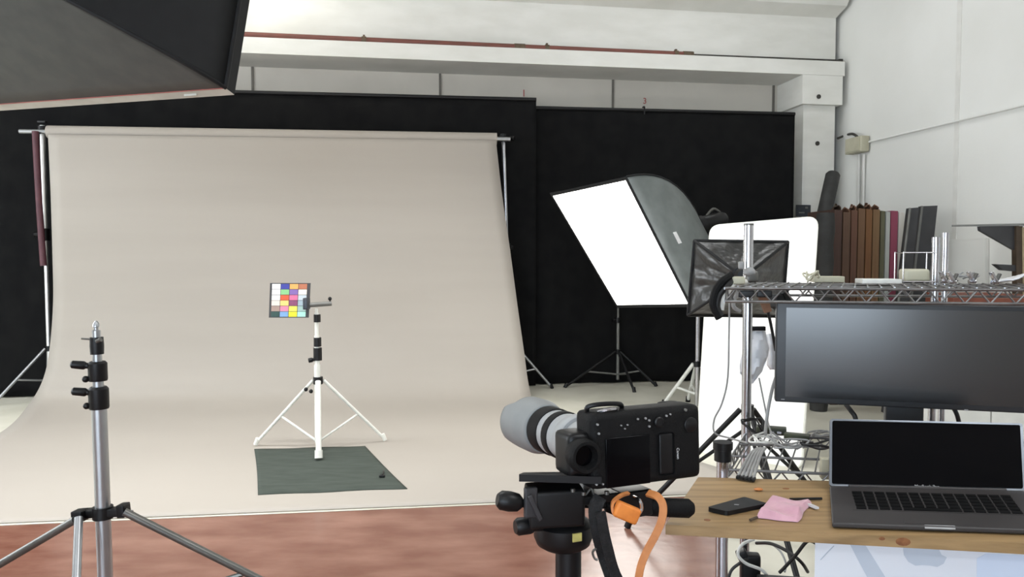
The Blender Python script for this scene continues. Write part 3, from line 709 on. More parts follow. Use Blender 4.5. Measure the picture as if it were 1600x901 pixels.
# ================================================================== WHITE CARTON UNDER TABLE
fx = fn; cl = bq[0] + fn * .0; 
o = V((0, 0, HC)); r_ = ray(1273, 880); cA = o + r_ * ((bq[0] + (-fo) * .02 - o).dot(fo) / r_.dot(fo)); cA.z = 0
ct = thing('carton', 'white printed computer carton under the laptop end of the table', 'box', cA)
bk = V((.40, .92, 0)) * .20; CT = TZ - .024
MB().hexa([cA, cA + fn * .50, cA + fn * .50 + bk, cA + bk, cA + Z * CT, cA + fn * .50 + Z * CT, cA + fn * .50 + bk + Z * CT, cA + bk + Z * CT]).build('carton_body', 'box_white', ct)
def onc(px, py):
    r_ = ray(px, py); return o + r_ * ((cA - o).dot(fo) / r_.dot(fo)) + fo * .0006
MB().prism([onc(1328, 850), onc(1352, 851), onc(1392, 915), onc(1362, 915)], fo * .0004).build('printed_stripe', 'box_print', ct)
MB().prism([onc(1541, 864), onc(1700, 872), onc(1700, 930), onc(1526, 925), onc(1526, 872)], fo * .0004).build('printed_panel', 'box_blue', ct)
MB().tube([onc(1303, 852), onc(1282, 874)], .0008).build('crease', 'box_print', ct)
# fruit emblem with a bite on its right side (its upper half is behind the board edge)
em = [(1446, 853), (1467, 853.5), (1467, 858), (1471, 866), (1479, 870), (1474, 880), (1464, 885), (1453, 883), (1441, 882), (1430, 883), (1419, 877), (1412, 866), (1411, 857), (1412, 852)]
MB().prism([onc(*q) for q in em], fo * .0004).build('printed_emblem', 'box_print', ct)

# ================================================================== LAPTOP
def lb(u, v, z):
    a = G(1300, 826, TZ); b = G(1642, 838, TZ); c_ = G(1603, 775, TZ); d = G(1296, 767, TZ)
    return a.lerp(b, u).lerp(d.lerp(c_, u), v) + Z * z
lt = thing('laptop', 'open dark grey laptop with a black screen on the table board', 'laptop', lb(.5, .5, .001))
bt = .011
MB().hexa([lb(0, 0, .002), lb(1, 0, .002), lb(1, 1, .002), lb(0, 1, .002), lb(0, 0, bt), lb(1, 0, bt), lb(1, 1, bt), lb(0, 1, bt)]).build('base', 'laptop', lt)
bse = [c_ for c_ in lt.children][0]
md = bse.modifiers.new('bev', 'BEVEL'); md.width = .003; md.segments = 3
MB().prism([lb(.105, .33, bt), lb(.945, .33, bt), lb(.91, .88, bt), lb(.115, .88, bt)], Z * .0006).build('keyboard_well', 'laptop', lt)
kb = MB()
for r_i in range(6):
    n = 14
    for k in range(n):
        v0 = .35 + r_i * .086; v1 = v0 + (.07 if r_i < 5 else .05); u0 = .112 + .80 * k / n + .012 * (1 - r_i / 5); u1 = u0 + .80 / n * .84
        if r_i == 0 and 4 <= k <= 8: u1 = u0 + .80 / n * (1 if k < 8 else .84)
        kb.prism([lb(u0, v0, bt + .0006), lb(u1, v0, bt + .0006), lb(u1, v1, bt + .0006), lb(u0, v1, bt + .0006)], Z * .0012)
kk = kb.build('keyboard', 'key', lt)
MB().prism([lb(.34, .04, bt), lb(.68, .04, bt), lb(.68, .29, bt), lb(.34, .29, bt)], Z * .0004).build('trackpad', 'laptop', lt)
MB().prism([lb(.43, -.012, .007), lb(.57, -.012, .007), lb(.57, .02, .0108), lb(.43, .02, .0108)], Z * .0008).build('thumb_notch', 'label_dim', lt)
la, lbb = lb(0, 1, bt), lb(1, 1, bt)
lc_, ld = P(1598, 661, la.y + .055), P(1297, 654, la.y + .075)
ln = (lbb - la).cross(ld - la).normalized(); ln = ln if ln.y > 0 else -ln
MB().prism(rrect([la, lbb, lc_, ld], .006), ln * .005).build('lid', 'laptop_edge', lt)
lid = [c_ for c_ in lt.children if c_.name.startswith('lid')][0]
def ll(u, v, off=-.0008): return la.lerp(lbb, u).lerp(ld.lerp(lc_, u), v) + ln * off
MB().prism(rrect([ll(.012, .03), ll(.985, .03), ll(.985, .97), ll(.012, .97)], .004), ln * .0008).build('screen', 'screen_gloss', lid)
MB().cyl(lb(.1, 1.0, bt), lb(.9, 1.0, bt), .0035, n=10).build('hinge', 'laptop', lt)
tx = lbb - la; tp = lb(.515, .955, bt + .002)
text_mesh('model_lettering', 'MacBook Pro', .0085, ll(.50, .022, -.0014), frame(tx, -ln), 'label_dim', lid, .0002)

# ================================================================== MONITOR
ME = V((.965, -.262, 0)); MO = V((.649, 1.85, 0)); MW = .63; MB0, MT = .843, 1.088
MNn = V((-.262, -.965, 0))                                  # towards the viewer
mo = thing('monitor', 'wide black computer monitor standing behind the laptop', 'monitor', MO + ME * .31 + Z * .735)
def mp(t, z, off=0): return MO + ME * t + Z * z + MNn * off
RM = frame(ME, Z)
MB().box(mp(MW / 2, (MB0 + MT) / 2, -.018), (MW, .034, MT - MB0), RM, .004).build('housing', 'monitor', mo)
hs = mo.children[0]
MB().prism([mp(.023, MB0 + .014, .0002), mp(MW - .023, MB0 + .014, .0002), mp(MW - .023, MT - .012, .0002), mp(.023, MT - .012, .0002)], MNn * .0006).build('screen', 'monitor_screen', mo)
MB().box(mp(.42, MB0 + .002, .0006), (.008, .001, .003), RM).build('power_light', 'label_dim', mo)
MB().box(mp(.018, MB0 + .007, .0006), (.008, .001, .002), RM).build('badge', 'label_dim', mo)
MB().box(mp(.30, .80, -.055), (.083, .03, .13), RM, .004).build('neck', 'monitor', mo)
MB().box(mp(.30, .7415, -.04), (.20, .13, .013), RM, .004).build('stand_base', 'monitor', mo)
cable('cable', [P(1322, 632, 1.86), P(1330, 642, 1.84), P(1337, 655, 1.83), P(1338, 690, 1.84), G(1336, 712, .737)], .006, 'cable_black', 'black plug cable dropping from the underside of the monitor, left of its neck')
cable('cable', [P(1488, 634, 1.78), P(1496, 650, 1.77), P(1502, 680, 1.78), G(1506, 716, .737)], .005, 'cable_black', 'black cable dropping from the underside of the monitor, right of its neck')

# ================================================================== PHONE, CLOTH, PEN on the board
ph = [G(1105, 799, TZ), G(1136, 806, TZ), G(1199, 793, TZ), G(1163, 782.5, TZ)]
pe = MB().prism(rrect([p + Z * .0008 for p in ph], .006), Z * .008).build('phone', 'black'); tag(pe, 'black phone lying flat on the pine board beside the pink cloth', 'phone')
q = sum(ph, V()) / 4 + Z * .0090
MB().prism([q + V((-.006, -.003, 0)), q + V((.002, -.005, 0)), q + V((.004, -.001, 0)), q + V((-.004, .001, 0))], Z * .0002).build('printed_mark', 'label_dim', pe)
pk = thing('pouch', 'folded pink cloth pouch with a white tag lying on the pine board', 'pouch', G(1222, 800, TZ))
c4 = [G(1180, 810, TZ), G(1247, 817, TZ), G(1268, 787, TZ), G(1203, 784, TZ)]
rows = []
for i in range(19):
    v = i / 18.0; row = []
    for j in range(25):
        u = j / 24.0; p = c4[0].lerp(c4[1], u).lerp(c4[3].lerp(c4[2], u), v)
        e = min(1, 12 * min(u, 1 - u)) ** .5 * min(1, 12 * min(v, 1 - v)) ** .5
        p += Z * (.0015 + e * (.012 + .0035 * math.sin(5 * u + 9 * v) + .003 * math.sin(16 * v + 3 * u) * u))
        p += V((.002 * math.sin(9 * v), .0015 * math.sin(8 * u), 0)); row.append(p)
    rows.append(row)
bot = [[p * 1.0 for p in r_] for r_ in rows]
for r_ in bot:
    for p in r_: p.z = TZ + .0008
mbk = MB().grid(rows); mbk.grid(bot); mbk.build('pouch_body', 'pink', pk)
q = G(1266, 795, TZ)
MB().prism([q + V((-.004, .012, .004)), q + V((.006, .010, .003)), q + V((.014, -.006, .002)), q + V((.006, -.008, .003))], Z * .004).build('care_tag', 'label_white', pk)
MB().tube([G(1183, 808, TZ + .004), G(1177, 810, TZ + .004), G(1172, 812, TZ + .004)], .0025, smooth=3).build('drawstring', 'darkbrown', pk)
cable('pen', [G(1234, 779.5, TZ + .004), G(1284, 778.5, TZ + .004)], .0026, 'black', 'thin black pen lying on the board behind the pink pouch', 'pen', k=1)
sh = MB().ball(G(1185, 764, TZ + .003), .008, 10, (1.2, .8, .35)); tag(sh.build('wood_chip', 'orange_dull'), 'tiny pale chip lying on the pine board behind the phone', 'chip')

# ================================================================== CLUTTER ON THE MIDDLE SHELF
def blob_cables(name, c, n, rad, r, m, label, flat=.35, cat='cable'):
    mb = MB()
    for k in range(n):
        a0 = random.random() * 6.28; pts = []
        for i in range(7):
            a = a0 + i * 1.05; rr = rad * (.45 + .55 * random.random())
            pts.append(V(c) + V((math.cos(a) * rr, math.sin(a) * rr * .8, (random.random()) * rad * flat + r)))
        mb.tube(pts, r, n=6, smooth=5)
    return tag(mb.build(name, m), label, cat)
mz = SZ + .009
hubp = G(1205, 676, mz)
hb = thing('usb_hub', 'olive green hub box lying among cables on the wire shelf', 'hub', hubp)
MB().box(hubp + Z * .008, (.075, .035, .016), frame((1, -.35, 0), Z), .003).build('hub_body', 'green_pcb', hb)
for k in range(4): MB().box(hubp + Z * .008 + V((-.025 + .017 * k, -.021 + .006 * k * -1, 0)), (.011, .004, .006), frame((1, -.35, 0), Z)).build('port', 'chrome', hb)
h2 = G(1245, 686, mz); tag(MB().box(h2 + Z * .007, (.06, .03, .014), frame((1, -.5, 0), Z), .003).build('adapter', 'green_pcb'), 'second olive adapter lying right of the hub on the wire shelf', 'adapter')
blob_cables('cable_coil', G(1195, 690, mz), 3, .045, .0024, 'cable_white', 'tangled white cable heap on the wire shelf beside the hub')
blob_cables('cable_coil', G(1285, 684, mz), 3, .04, .0024, 'cable_grey', 'tangled grey cable heap on the wire shelf left of the laptop screen')
blob_cables('cable_coil', G(1276, 700, mz), 2, .05, .0028, 'cable_black', 'tangled black cable heap on the wire shelf left of the laptop screen')
blob_cables('cable_coil', G(1232, 700, mz), 3, .05, .0022, 'cable_grey', 'loose grey cable heap in the middle of the wire shelf, in front of the adapter', .6)
blob_cables('cable_coil', G(1178, 678, mz + .004), 2, .035, .0024, 'cable_black', 'small black cable knot around the rack post on the wire shelf', 1.0)
wp1 = G(1272, 745, mz)
tag(MB().box(P(1288, 731, 1.64), (.016, .02, .045), frame(E1, Z), .002).build('plug_box', 'beige'), 'pale grey plug box standing beside the laptop hinge on the wire shelf', 'adapter')
# ribbon of grey connectors hanging over the board's back edge
rbn = thing('cable_bundle', 'bundle of grey flat cables with black plugs on the back edge of the board', 'cable', G(1165, 748, TZ))
for k in range(5):
    a = G(1184 + 3 * k, 700, mz + .004); b = G(1153 + 6 * k, 744 + 1 * k, TZ + .006)
    MB().tube([a, a.lerp(b, .4) + Z * .012, a.lerp(b, .8) + Z * .006, b], .0032, n=8, smooth=5).build('strand', 'cable_grey', rbn)
    MB().box(b + V((0, -.002, 0)), (.007, .018, .006), frame((1, -.5, 0), Z), .001).build('plug', 'black', rbn)
# hanging plastic bag on a clip
bc = P(1184, 552, 2.06)
bg = thing('plastic_bag', 'pale grey plastic bag clipped to the rack post beside the monitor', 'bag', P(1184, 600, 2.06))
ol = [(1168, 519), (1196, 519), (1199, 545), (1198, 562), (1190, 580), (1176, 599), (1168, 595), (1157, 585), (1157, 566), (1163, 545)]
rows = []
tops = [(1170, 517, 1196, 517), (1166, 530, 1199, 529), (1162, 545, 1201, 543), (1158, 560, 1200, 556), (1156, 573, 1196, 568), (1157, 584, 1190, 580), (1164, 592, 1183, 590), (1172, 599, 1177, 598)]
for i, (xa, ya, xb, yb) in enumerate(tops):
    row = []
    for j in range(13):
        u = j / 12.0; p = P(xa + (xb - xa) * u, ya + (yb - ya) * u, 2.055)
        p.y -= .028 * math.sin(math.pi * u) * math.sin(math.pi * (i + .6) / 8.2) + .006 * math.sin(9 * u + 2.2 * i); row.append(p)
    rows.append(row)
m_ = MB().grid(rows); m_.grid([[V((p.x, 2.055 + (2.055 - p.y) * .3 + .001, p.z)) for p in r_] for r_ in rows]); m_.build('bag_body', 'bag', bg)
MB().box(P(1184, 513, 2.05), (.04, .014, .012), None, .002).build('bag_clip', 'black', bg)
MB().tube([P(1172, 498, 2.03), P(1172, 510, 2.04), P(1180, 513, 2.05)], .005, smooth=3).build('hook', 'black', bg)
rows = []
for i, (xa, ya, xb, yb) in enumerate([(1196, 522, 1208, 520), (1199, 540, 1213, 538), (1200, 558, 1213, 556), (1199, 570, 1213, 568), (1204, 577, 1211, 577)]):
    rows.append([P(xa + (xb - xa) * j / 8.0, ya + (yb - ya) * j / 8.0, 2.085 - .02 * math.sin(math.pi * j / 8.0)) for j in range(9)])
tag(MB().grid(rows).build('plastic_bag', 'bag', thick=.004), 'second grey plastic bag half hidden behind the monitor edge', 'bag')
cable('cable', [P(1140, 452, 1.99), P(1139, 520, 1.99), P(1137, 590, 1.99), P(1128, 630, 1.99), P(1116, 655, 1.99), P(1117, 676, 1.97), P(1140, 684, 1.95), G(1168, 692, mz)], .0024, 'cable_grey', 'thin grey cable hanging from the top shelf in front of the white reflector')
cable('cable', [P(1186, 590, 2.06), P(1196, 640, 2.03), P(1200, 660, 2.0), G(1206, 678, mz + .012)], .0022, 'cable_grey', 'thin grey cable running from the plastic bag down to the hub')
cable('cable', [P(1212, 590, 1.96), P(1206, 610, 1.95), P(1200, 640, 1.94), P(1197, 664, 1.93), G(1196, 678, mz + .016)], .0045, 'cable_grey', 'thick grey cable falling from behind the monitor onto the hub')
cable('cable', [P(1196, 470, 2.0), P(1203, 500, 2.0), P(1209, 530, 2.0), P(1212, 548, 2.0)], .004, 'cable_black', 'dark cable running from the top shelf behind the monitor edge')

# ================================================================== CLUTTER ON THE TOP SHELF
tz = 1.128 + .007
def onshelf(px, Y): p = P(px, 430, Y); return V((p.x, p.y, tz))
bl_ = thing('cable_bundle', 'bundle of white and black cables hanging off the left end of the top shelf', 'cable', onshelf(1150, 1.84))
MB().tube([P(1165, 440, 1.84), P(1148, 444, 1.80), P(1138, 455, 1.79), P(1130, 470, 1.79), P(1127, 484, 1.79)], .0065, smooth=5).build('strand', 'cable_white', bl_)
MB().tube([P(1142, 430, 1.80), P(1128, 440, 1.78), P(1118, 455, 1.78), P(1114, 475, 1.78), P(1120, 490, 1.78), P(1124, 497, 1.78)], .009, smooth=5).build('strand', 'black_soft', bl_)
MB().tube([P(1146, 436, 1.80), P(1135, 448, 1.78), P(1124, 462, 1.78), P(1121, 480, 1.78), P(1127, 493, 1.78)], .007, smooth=5).build('strand', 'cable_black', bl_)
MB().tube([P(1160, 450, 1.84), P(1150, 462, 1.82), P(1146, 478, 1.82), P(1156, 486, 1.83)], .005, smooth=5).build('strand', 'cable_grey', bl_)
for (px, py, m_, lab) in ((1153, 437, 'beige', 'cream plug adapter at the left end of the top shelf'),):
    tag(MB().box(onshelf(px, 1.80) + Z * .009, (.03, .03, .018), frame(E1, Z), .004).build('adapter', m_), lab, 'adapter')
q = P(1171, 425, 1.985)
tag(MB().ball(q, .017, 10, (1, .9, .8)).box(q + V((-.022, 0, .018)), (.014, .012, .02), None, .004).build('clamp', 'cable_grey'), 'small grey clamp wrapped on the tall rack post above the top shelf', 'clamp')
for k, px in enumerate((1164, 1192)):
    c = onshelf(px, 1.735); c.z = 1.1215
    o_ = MB().box(c + V((0, -.012, -.006)), (.034, .008, .016), frame(E1, Z), .003).build('clip', 'black')
    tag(o_, ('black clip on the top shelf rim in front of the rack post', 'black clip on the top shelf rim, just right of the rack post')[k], 'clip')
bt_ = MB().prism([P(1183, 456, 1.80), P(1199, 458, 1.80), P(1206, 486, 1.82), P(1196, 489, 1.82)], (0, .012, 0))
tag(bt_.build('tag', 'brown_card'), 'brown card tag hanging under the left end of the top shelf', 'tag')
tag(MB().box(P(1218, 470, 1.9), (.05, .03, .035), frame((1, .5, 0), Z), .004).box(P(1228, 468, 1.9), (.02, .02, .05), frame((1, .5, .6), Z), .003).build('adapter', 'black'), 'black adapter hanging under the top shelf beside the brown tag', 'adapter')
tag(MB().box(onshelf(1292, 1.95) + Z * .0075, (.075, .05, .015), frame(E1, Z), .002).build('carton', 'beige'), 'flat white carton on the top shelf in front of the dark rolls', 'box')
tag(MB().box(onshelf(1372, 1.84) + Z * .006, (.09, .06, .011), frame(E1, Z), .002).build('pad', 'cable_white'), 'flat pale pad on the top shelf in front of the brown boards', 'pad')
q = onshelf(1268, 1.86)
blob_cables('cable_coil', q, 3, .022, .0022, 'beige', 'small heap of cream cable on the top shelf beside the flat white carton', 1.3)
q = onshelf(1428, 1.88)
cr = thing('wire_basket', 'chrome wire basket with beige cloth standing on the top shelf by the twin posts', 'basket', q)
RB = frame(E1, Z)
def bk(a, b, c_): return q + RB @ V((a, b, c_))
wb_ = MB()
for z in (.004, .075):
    cs_ = [bk(-.035, -.03, z), bk(.04, -.03, z), bk(.04, .03, z), bk(-.035, .03, z)]
    for i in range(4): wb_.cyl(cs_[i], cs_[(i + 1) % 4], .0016, n=6)
for a, b in ((-.035, -.03), (.04, -.03), (.04, .03), (-.035, .03)): wb_.cyl(bk(a, b, .002), bk(a, b, .077), .0016, n=6)
wb_.build('wire_frame', 'chrome', cr)
MB().box(q + Z * .019, (.06, .045, .032), RB, .008).build('cloth_lining', 'beige', cr)
for k, (px, Y, m_) in enumerate(((1476, 1.80, 'chrome'), (1488, 1.76, 'chrome'), (1519, 1.80, 'chrome'), (1555, 1.76, 'chrome'))):
    q = onshelf(px, Y)
    lab = ('silver spring clip on the top shelf, first right of the twin posts', 'silver spring clip on the top shelf, second right of the twin posts', 'silver spring clip on the top shelf, third right of the twin posts', 'bright silver spring clip on the top shelf below the dark bracket')[k]
    c_ = thing('spring_clip', lab, 'clip', q, 'silver clips on the top shelf')
    MB().cyl(q + Z * .006 + V((-.008, 0, 0)), q + Z * .006 + V((.008, 0, 0)), .005, n=10).build('coil', m_, c_)
    MB().box(q + V((-.004, 0, .018)), (.006, .012, .026), frame((1, 0, .5), Z), .001).build('jaw', m_, c_)
    MB().box(q + V((.006, 0, .016)), (.005, .010, .022), frame((1, 0, -.5), Z), .001).build('jaw', 'steel_dark', c_)
rows = []
for i in range(9):
    rows.append([onshelf(1556 + 9 * j, 1.80 + .02 * i - .0) + Z * (.004 + .026 * max(0, j - 1) / 6 * (1 - .2 * i / 8) + .004 * math.sin(j * 1.3 + i)) for j in range(10)])
tag(MB().grid(rows).build('plastic_sheet', 'bag', thick=.003), 'curled pale plastic sheet at the right end of the top shelf', 'sheet')
blob_cables('cable_coil', onshelf(1505, 1.84), 2, .035, .0022, 'cable_grey', 'small tangle of grey wire on the top shelf among the silver clips', .9)
# under the top shelf, behind the monitor
rbp = P(1535, 463, 2.15)
k0_ = P(1545, 500, 4.4)
tag(MB().box(V((k0_.x, 4.55, .845)), (.42, .3, .27), None, .004).build('carton', 'redbrown_box'), 'red brown carton behind the top edge of the monitor', 'box')
cbn = thing('cabinet', 'low white cabinet behind the monitor with the red brown carton on it', 'cabinet', V((k0_.x, 4.55, 0)))
MB().box(V((k0_.x, 4.55, .37)), (.8, .36, .66), None, .004).box(V((k0_.x, 4.55, .02)), (.74, .3, .04)).build('body', 'seam', cbn)
for sx_ in (-1, 1):
    dr_ = MB().box(V((k0_.x + .198 * sx_, 4.362, .37)), (.385, .016, .62), None, .003).build('door', 'seam', cbn)
    MB().cyl(V((k0_.x + .03 * sx_, 4.345, .34)), V((k0_.x + .03 * sx_, 4.345, .44)), .005, n=8).build('handle', 'steel', dr_)

# ================================================================== BOARDS AND ROLLS AGAINST THE RIGHT WALL
bds = [(1303, 1317, 327, '4a342c', '3c2a22', 'dark brown backdrop board at the far left of the leaning boards'),
       (1317, 1330, 331, '5c4434', '4e382a', 'brown backdrop board next to the dark brown one'),
       (1330, 1341, 328, '644434', '523a2c', 'reddish brown backdrop board in the left half of the leaning boards'),
       (1341, 1353, 325, '6c5038', '5c3e2c', 'mid brown backdrop board in the middle of the leaning boards'),
       (1353, 1364, 326, '74502f', '64402a', 'orange brown backdrop board in the middle of the leaning boards'),
       (1364, 1376, 327, '765c3e', '684630', 'tan backdrop board left of the olive one'),
       (1376, 1384, 329, '5e5c46', '504e3c', 'narrow olive green backdrop board beside the grey white one'),
       (1384, 1392, 330, 'aeb0aa', '9ca09a', 'narrow grey white backdrop board left of the crimson one'),
       (1392, 1404, 329, '8e4458', '7e3a4c', 'crimson backdrop board among the leaning boards'),
       (1404, 1414, 331, 'd0ccc4', 'c4c0b8', 'white backdrop board at the right end of the leaning boards')]
def hexc(h): return rgb(*[int(h[k:k + 2], 16) for k in (0, 2, 4)])
for i, (xa, xb, yt, c1_, c2_, lab) in enumerate(bds):
    Y = 6.1; m_ = mat('board_paint_%d' % i, hexc(c1_), .75, col2=hexc(c2_), scale=5, stretch=(6, 6, .7), detail=6, bump=.2, bscale=9)
    a, b = P(xa + .9, yt, Y), P(xb - .9, yt + random.uniform(-1, 2), Y)
    t = thing('backdrop_board', lab, 'board', V(((a.x + b.x) / 2, Y + .25, 0)), 'painted boards leaning by the right wall')
    d_ = V((-.04, .45, -.0))
    A0, B0 = V((a.x - .02, Y - .03, .004)), V((b.x - .02, Y - .03, .004))
    MB().hexa([A0, B0, B0 + d_, A0 + d_, a, b, b + d_, a + d_]).build('board_panel', m_, t)
    if i < 6:
        pts = [a + V((.014, .05, .004)), a.lerp(b, .3) + V((0, .06, .012 + .010 * (i % 2))), a.lerp(b, .7) + V((0, .05, .008 + .012 * ((i + 1) % 2))), b + V((-.014, .05, .004))]
        MB().ribbon(pts, .10, .006, (0, 1, -.3), smooth=4).build('wrapping', 'brown_card' if i % 3 else 'darkbrown', t)
t1 = MB().lathe(V((2.40, 6.6, .004)), P(1302, 270, 7.2), [(0, .066), (.99, .066), (1, .05)], 18)
tag(t1.build('roll', 'tube_dark'), 'tall dark grey roll leaning into the corner by the pillar', 'roll')
pz_ = P(1290, 333, 5.9)
pts = [(i / 12.0, .064 + .010 * (i % 2)) for i in range(13)]
t2 = MB().lathe(V((pz_.x - .05, pz_.y - .05, .004)), pz_, pts, 18)
tag(t2.build('roll', 'tube_dark'), 'short ribbed dark roll standing left of the brown boards', 'roll')
for (xa, xb, yt, xc, xd, lab) in ((1421, 1436, 325, 1407, 1424, 'narrow dark grey panel leaning right of the white board'), (1440, 1465, 322, 1426, 1452, 'wider dark grey panel leaning right behind the twin posts')):
    YP = 5.9 if xa < 1430 else 6.05; a, b = P(xa, yt, YP), P(xb, yt - 1, YP); k = 1.0 * (a.z) / (a.z - P(xa, 430, YP).z)
    ca, cb_ = P(xc, 430, YP - .04), P(xd, 430, YP - .04)
    a0 = a + (ca - a) * k; b0 = b + (cb_ - b) * (b.z / (b.z - cb_.z)); a0.z = b0.z = .004; a0.y = b0.y = YP - .15
    pn = thing('flat_panel', lab, 'panel', V(((a0.x + b0.x) / 2, 5.75, 0)))
    MB().prism([a0, b0, b, a], (.0, .05, 0)).build('panel_board', 'panel_dark', pn)
    MB().cyl(a0 - V((.0, .008, 0)), a - V((0, .008, 0)), .010, n=8).build('edge_strip', 'grey_metal', pn)
# dark wall shelf at right
sx = thing('shelf_bracket', 'dark shelf with a triangular bracket and brown post beside the right wall', 'shelf', V((3.3, 5.0, 0)))
MB().hexa([P(1487, 354, 5.1), P(1650, 352, 4.9), P(1650, 350, 5.25), P(1487, 352.5, 5.4), P(1487, 352, 5.1), P(1650, 349, 4.9), P(1650, 347.5, 5.25), P(1487, 351, 5.4)]).build('shelf_board', 'grey_metal', sx)
MB().prism([P(1531, 353.5, 5.0), P(1592, 352.5, 5.0), P(1592, 396, 5.0), P(1588, 392, 5.0), P(1532, 360, 5.0)], (0, .03, 0)).build('bracket', 'panel_dark', sx)
MB().prism([P(1588, 353, 4.98), P(1598, 353, 4.98), V((P(1598, 800, 4.98).x, 4.98, .004)), V((P(1588, 800, 4.98).x, 4.98, .004))], (0, .05, 0)).build('post', 'darkbrown', sx)
MB().prism([P(1598.5, 355, 4.97), P(1640, 354, 4.97), V((P(1640, 800, 4.97).x, 4.97, .004)), V((P(1598.5, 800, 4.97).x, 4.97, .004))], (0, .02, 0)).build('back_board', 'tan', sx)
MB().prism([P(1556, 412.5, 4.99), P(1589, 414, 4.99), P(1589, 424, 4.99), P(1568, 422, 4.99)], (0, .05, 0)).build('lower_bracket', 'panel_dark', sx)
tag(MB().prism([onright(1472, 374, .004), onright(1545, 372, .004), onright(1545, 470, .004), onright(1472, 470, .004)], -WA * .03).build('wall_panel', 'wall'), 'low white panel fixed to the right wall behind the silver clips', 'panel')

# ================================================================== CAMERA ON TRIPOD
LX = V((-.372, .928, -.05)).normalized(); SX = V((.928, .372, 0)).normalized(); UX = SX.cross(LX).normalized()
RB_ = Matrix((SX, LX, UX)).transposed()
BC = V((.218, 1.285, .880))
cm = thing('camera', 'black camera body with battery grip turned upright on the tripod', 'camera', BC - Z * .067)
def cq(a, b, c_): return BC + SX * a + LX * b + UX * c_
body = MB().box(cq(.0, 0, 0), (.214, .06, .126), RB_, .013).build('body', 'black_soft', cm)
MB().box(cq(.085, .028, .0), (.044, .05, .124), RB_, .014).build('grip', 'black_soft', cm)
MB().box(cq(-.118, .010, -.005), (.05, .060, .072), RB_, .012).build('prism_hump', 'black', cm)
ey = MB()
ey.lathe(cq(-.126, -.018, -.002), cq(-.126, -.050, -.002), [(0, .024), (.6, .028), (.85, .028), (1, .025), (1, .020), (.6, .016)], 24, False)
ey.build('eyecup', 'black_soft', cm)
MB().cyl(cq(-.126, -.035, -.002), cq(-.126, -.0345, -.002), .018, n=20).build('eyepiece_glass', 'black_gloss', cm)
MB().box(cq(-.040, -.0305, -.020), (.084, .004, .082), RB_, .002).build('screen', 'black_gloss', cm)
MB().box(cq(.034, -.0305, -.015), (.030, .005, .072), RB_, .006).build('thumb_rest', 'black', cm)
for a, c_, r_ in ((-.052, .040, .0022), (-.045, .034, .0022), (-.040, .040, .0022), (-.020, .048, .0028), (-.005, .048, .003), (.002, .044, .003), (.002, .034, .003), (.036, .049, .003), (.044, .051, .0025), (.075, .056, .004), (-.096, .045, .003), (-.094, .030, .003), (-.092, -.045, .003), (-.088, -.053, .0025), (-.100, -.052, .003)):
    MB().cyl(cq(a, -.029, c_), cq(a, -.0325, c_), r_ * .62, n=12).build('button', 'label_dim' if r_ < .0031 else 'grey_metal', cm)
MB().lathe(cq(.020, -.028, .040), cq(.020, -.036, .040), [(0, .009), (.8, .009), (1, .007)], 18).build('dial', 'black', cm)
MB().lathe(cq(.085, -.026, .030), cq(.085, -.033, .030), [(0, .013), (.8, .013), (1, .011)], 20).build('dial', 'black', cm)
text_mesh('brand_lettering', 'Canon', .0072, cq(.058, -.0306, -.017), frame(-UX, -LX), 'label_white', cm, .0003)
MB().tube([cq(-.098, .0, .060), cq(-.100, -.004, .070), cq(-.085, -.010, .074), cq(-.060, -.012, .074), cq(-.040, -.008, .071), cq(-.030, .004, .064)], .0042, smooth=5).build('strap_loop', 'black', cm)
MB().tube([cq(-.085, -.012, .062), cq(-.072, -.022, .066), cq(-.056, -.020, .066), cq(-.050, -.01, .061)], .003, smooth=4).build('strap_loop', 'chrome', cm)
# lens
LB = cq(-.066, .03, -.006); 
LX = V((-.335, .94, -.075)).normalized(); SL = V((.94, .335, 0)).normalized(); UL = SL.cross(LX).normalized()
ln_ = thing('lens', 'pale grey telephoto lens with black rings mounted on the camera', 'lens', LB + LX * .1 - Z * .05)
def lz(name, t0, t1, prof, m, n=36): return MB().lathe(LB + LX * t0, LB + LX * t1, prof, n).build(name, m, ln_)
lz('mount_ring', -.004, .02, [(0, .031), (1, .034)], 'black')
lz('barrel', .018, .125, [(0, .036), (.25, .039), (.6, .040), (.62, .043), (1, .043)], 'lens_white')
lz('focus_ring', .124, .150, [(0, .0445), (.1, .0455), (.9, .0455), (1, .0445)], 'black_soft')
lz('barrel', .149, .176, [(0, .0435), (1, .0435)], 'lens_white')
lz('zoom_ring', .175, .222, [(0, .0450), (.08, .0465), (.92, .0465), (1, .0450)], 'black_soft')
# petal hood: open lathe with a scalloped front
h0 = LB + LX * .220; n = 60; rows = []
for i in range(13):
    t = i / 12.0; row = []
    for k in range(n + 1):
        an = 2 * math.pi * k / n
        Lh = .100 + .036 * min(1, max(0, (math.cos(2 * an) + .35) * 1.7))
        r_ = .0465 + .0075 * min(1, t * 2.5) if t < .4 else .054
        row.append(h0 + LX * (Lh * t) + (SL * math.cos(an) + UL * math.sin(an)) * r_)
    rows.append(row)
MB().grid(rows).build('lens_hood', 'lens_hood', ln_, thick=.003)
MB().cyl(LB + LX * .225, LB + LX * .232, .044, n=36).build('front_glass', 'black_gloss', ln_)
cs_ = MB().lathe(LB + LX * .060, LB + LX * .090, [(0, .045), (.1, .047), (.9, .047), (1, .045)], 36).build('tripod_collar', 'lens_white', ln_)
MB().box(LB + LX * .072 - UX * .062 , (.024, .075, .036), RB_, .005).build('tripod_foot', 'lens_white', ln_)

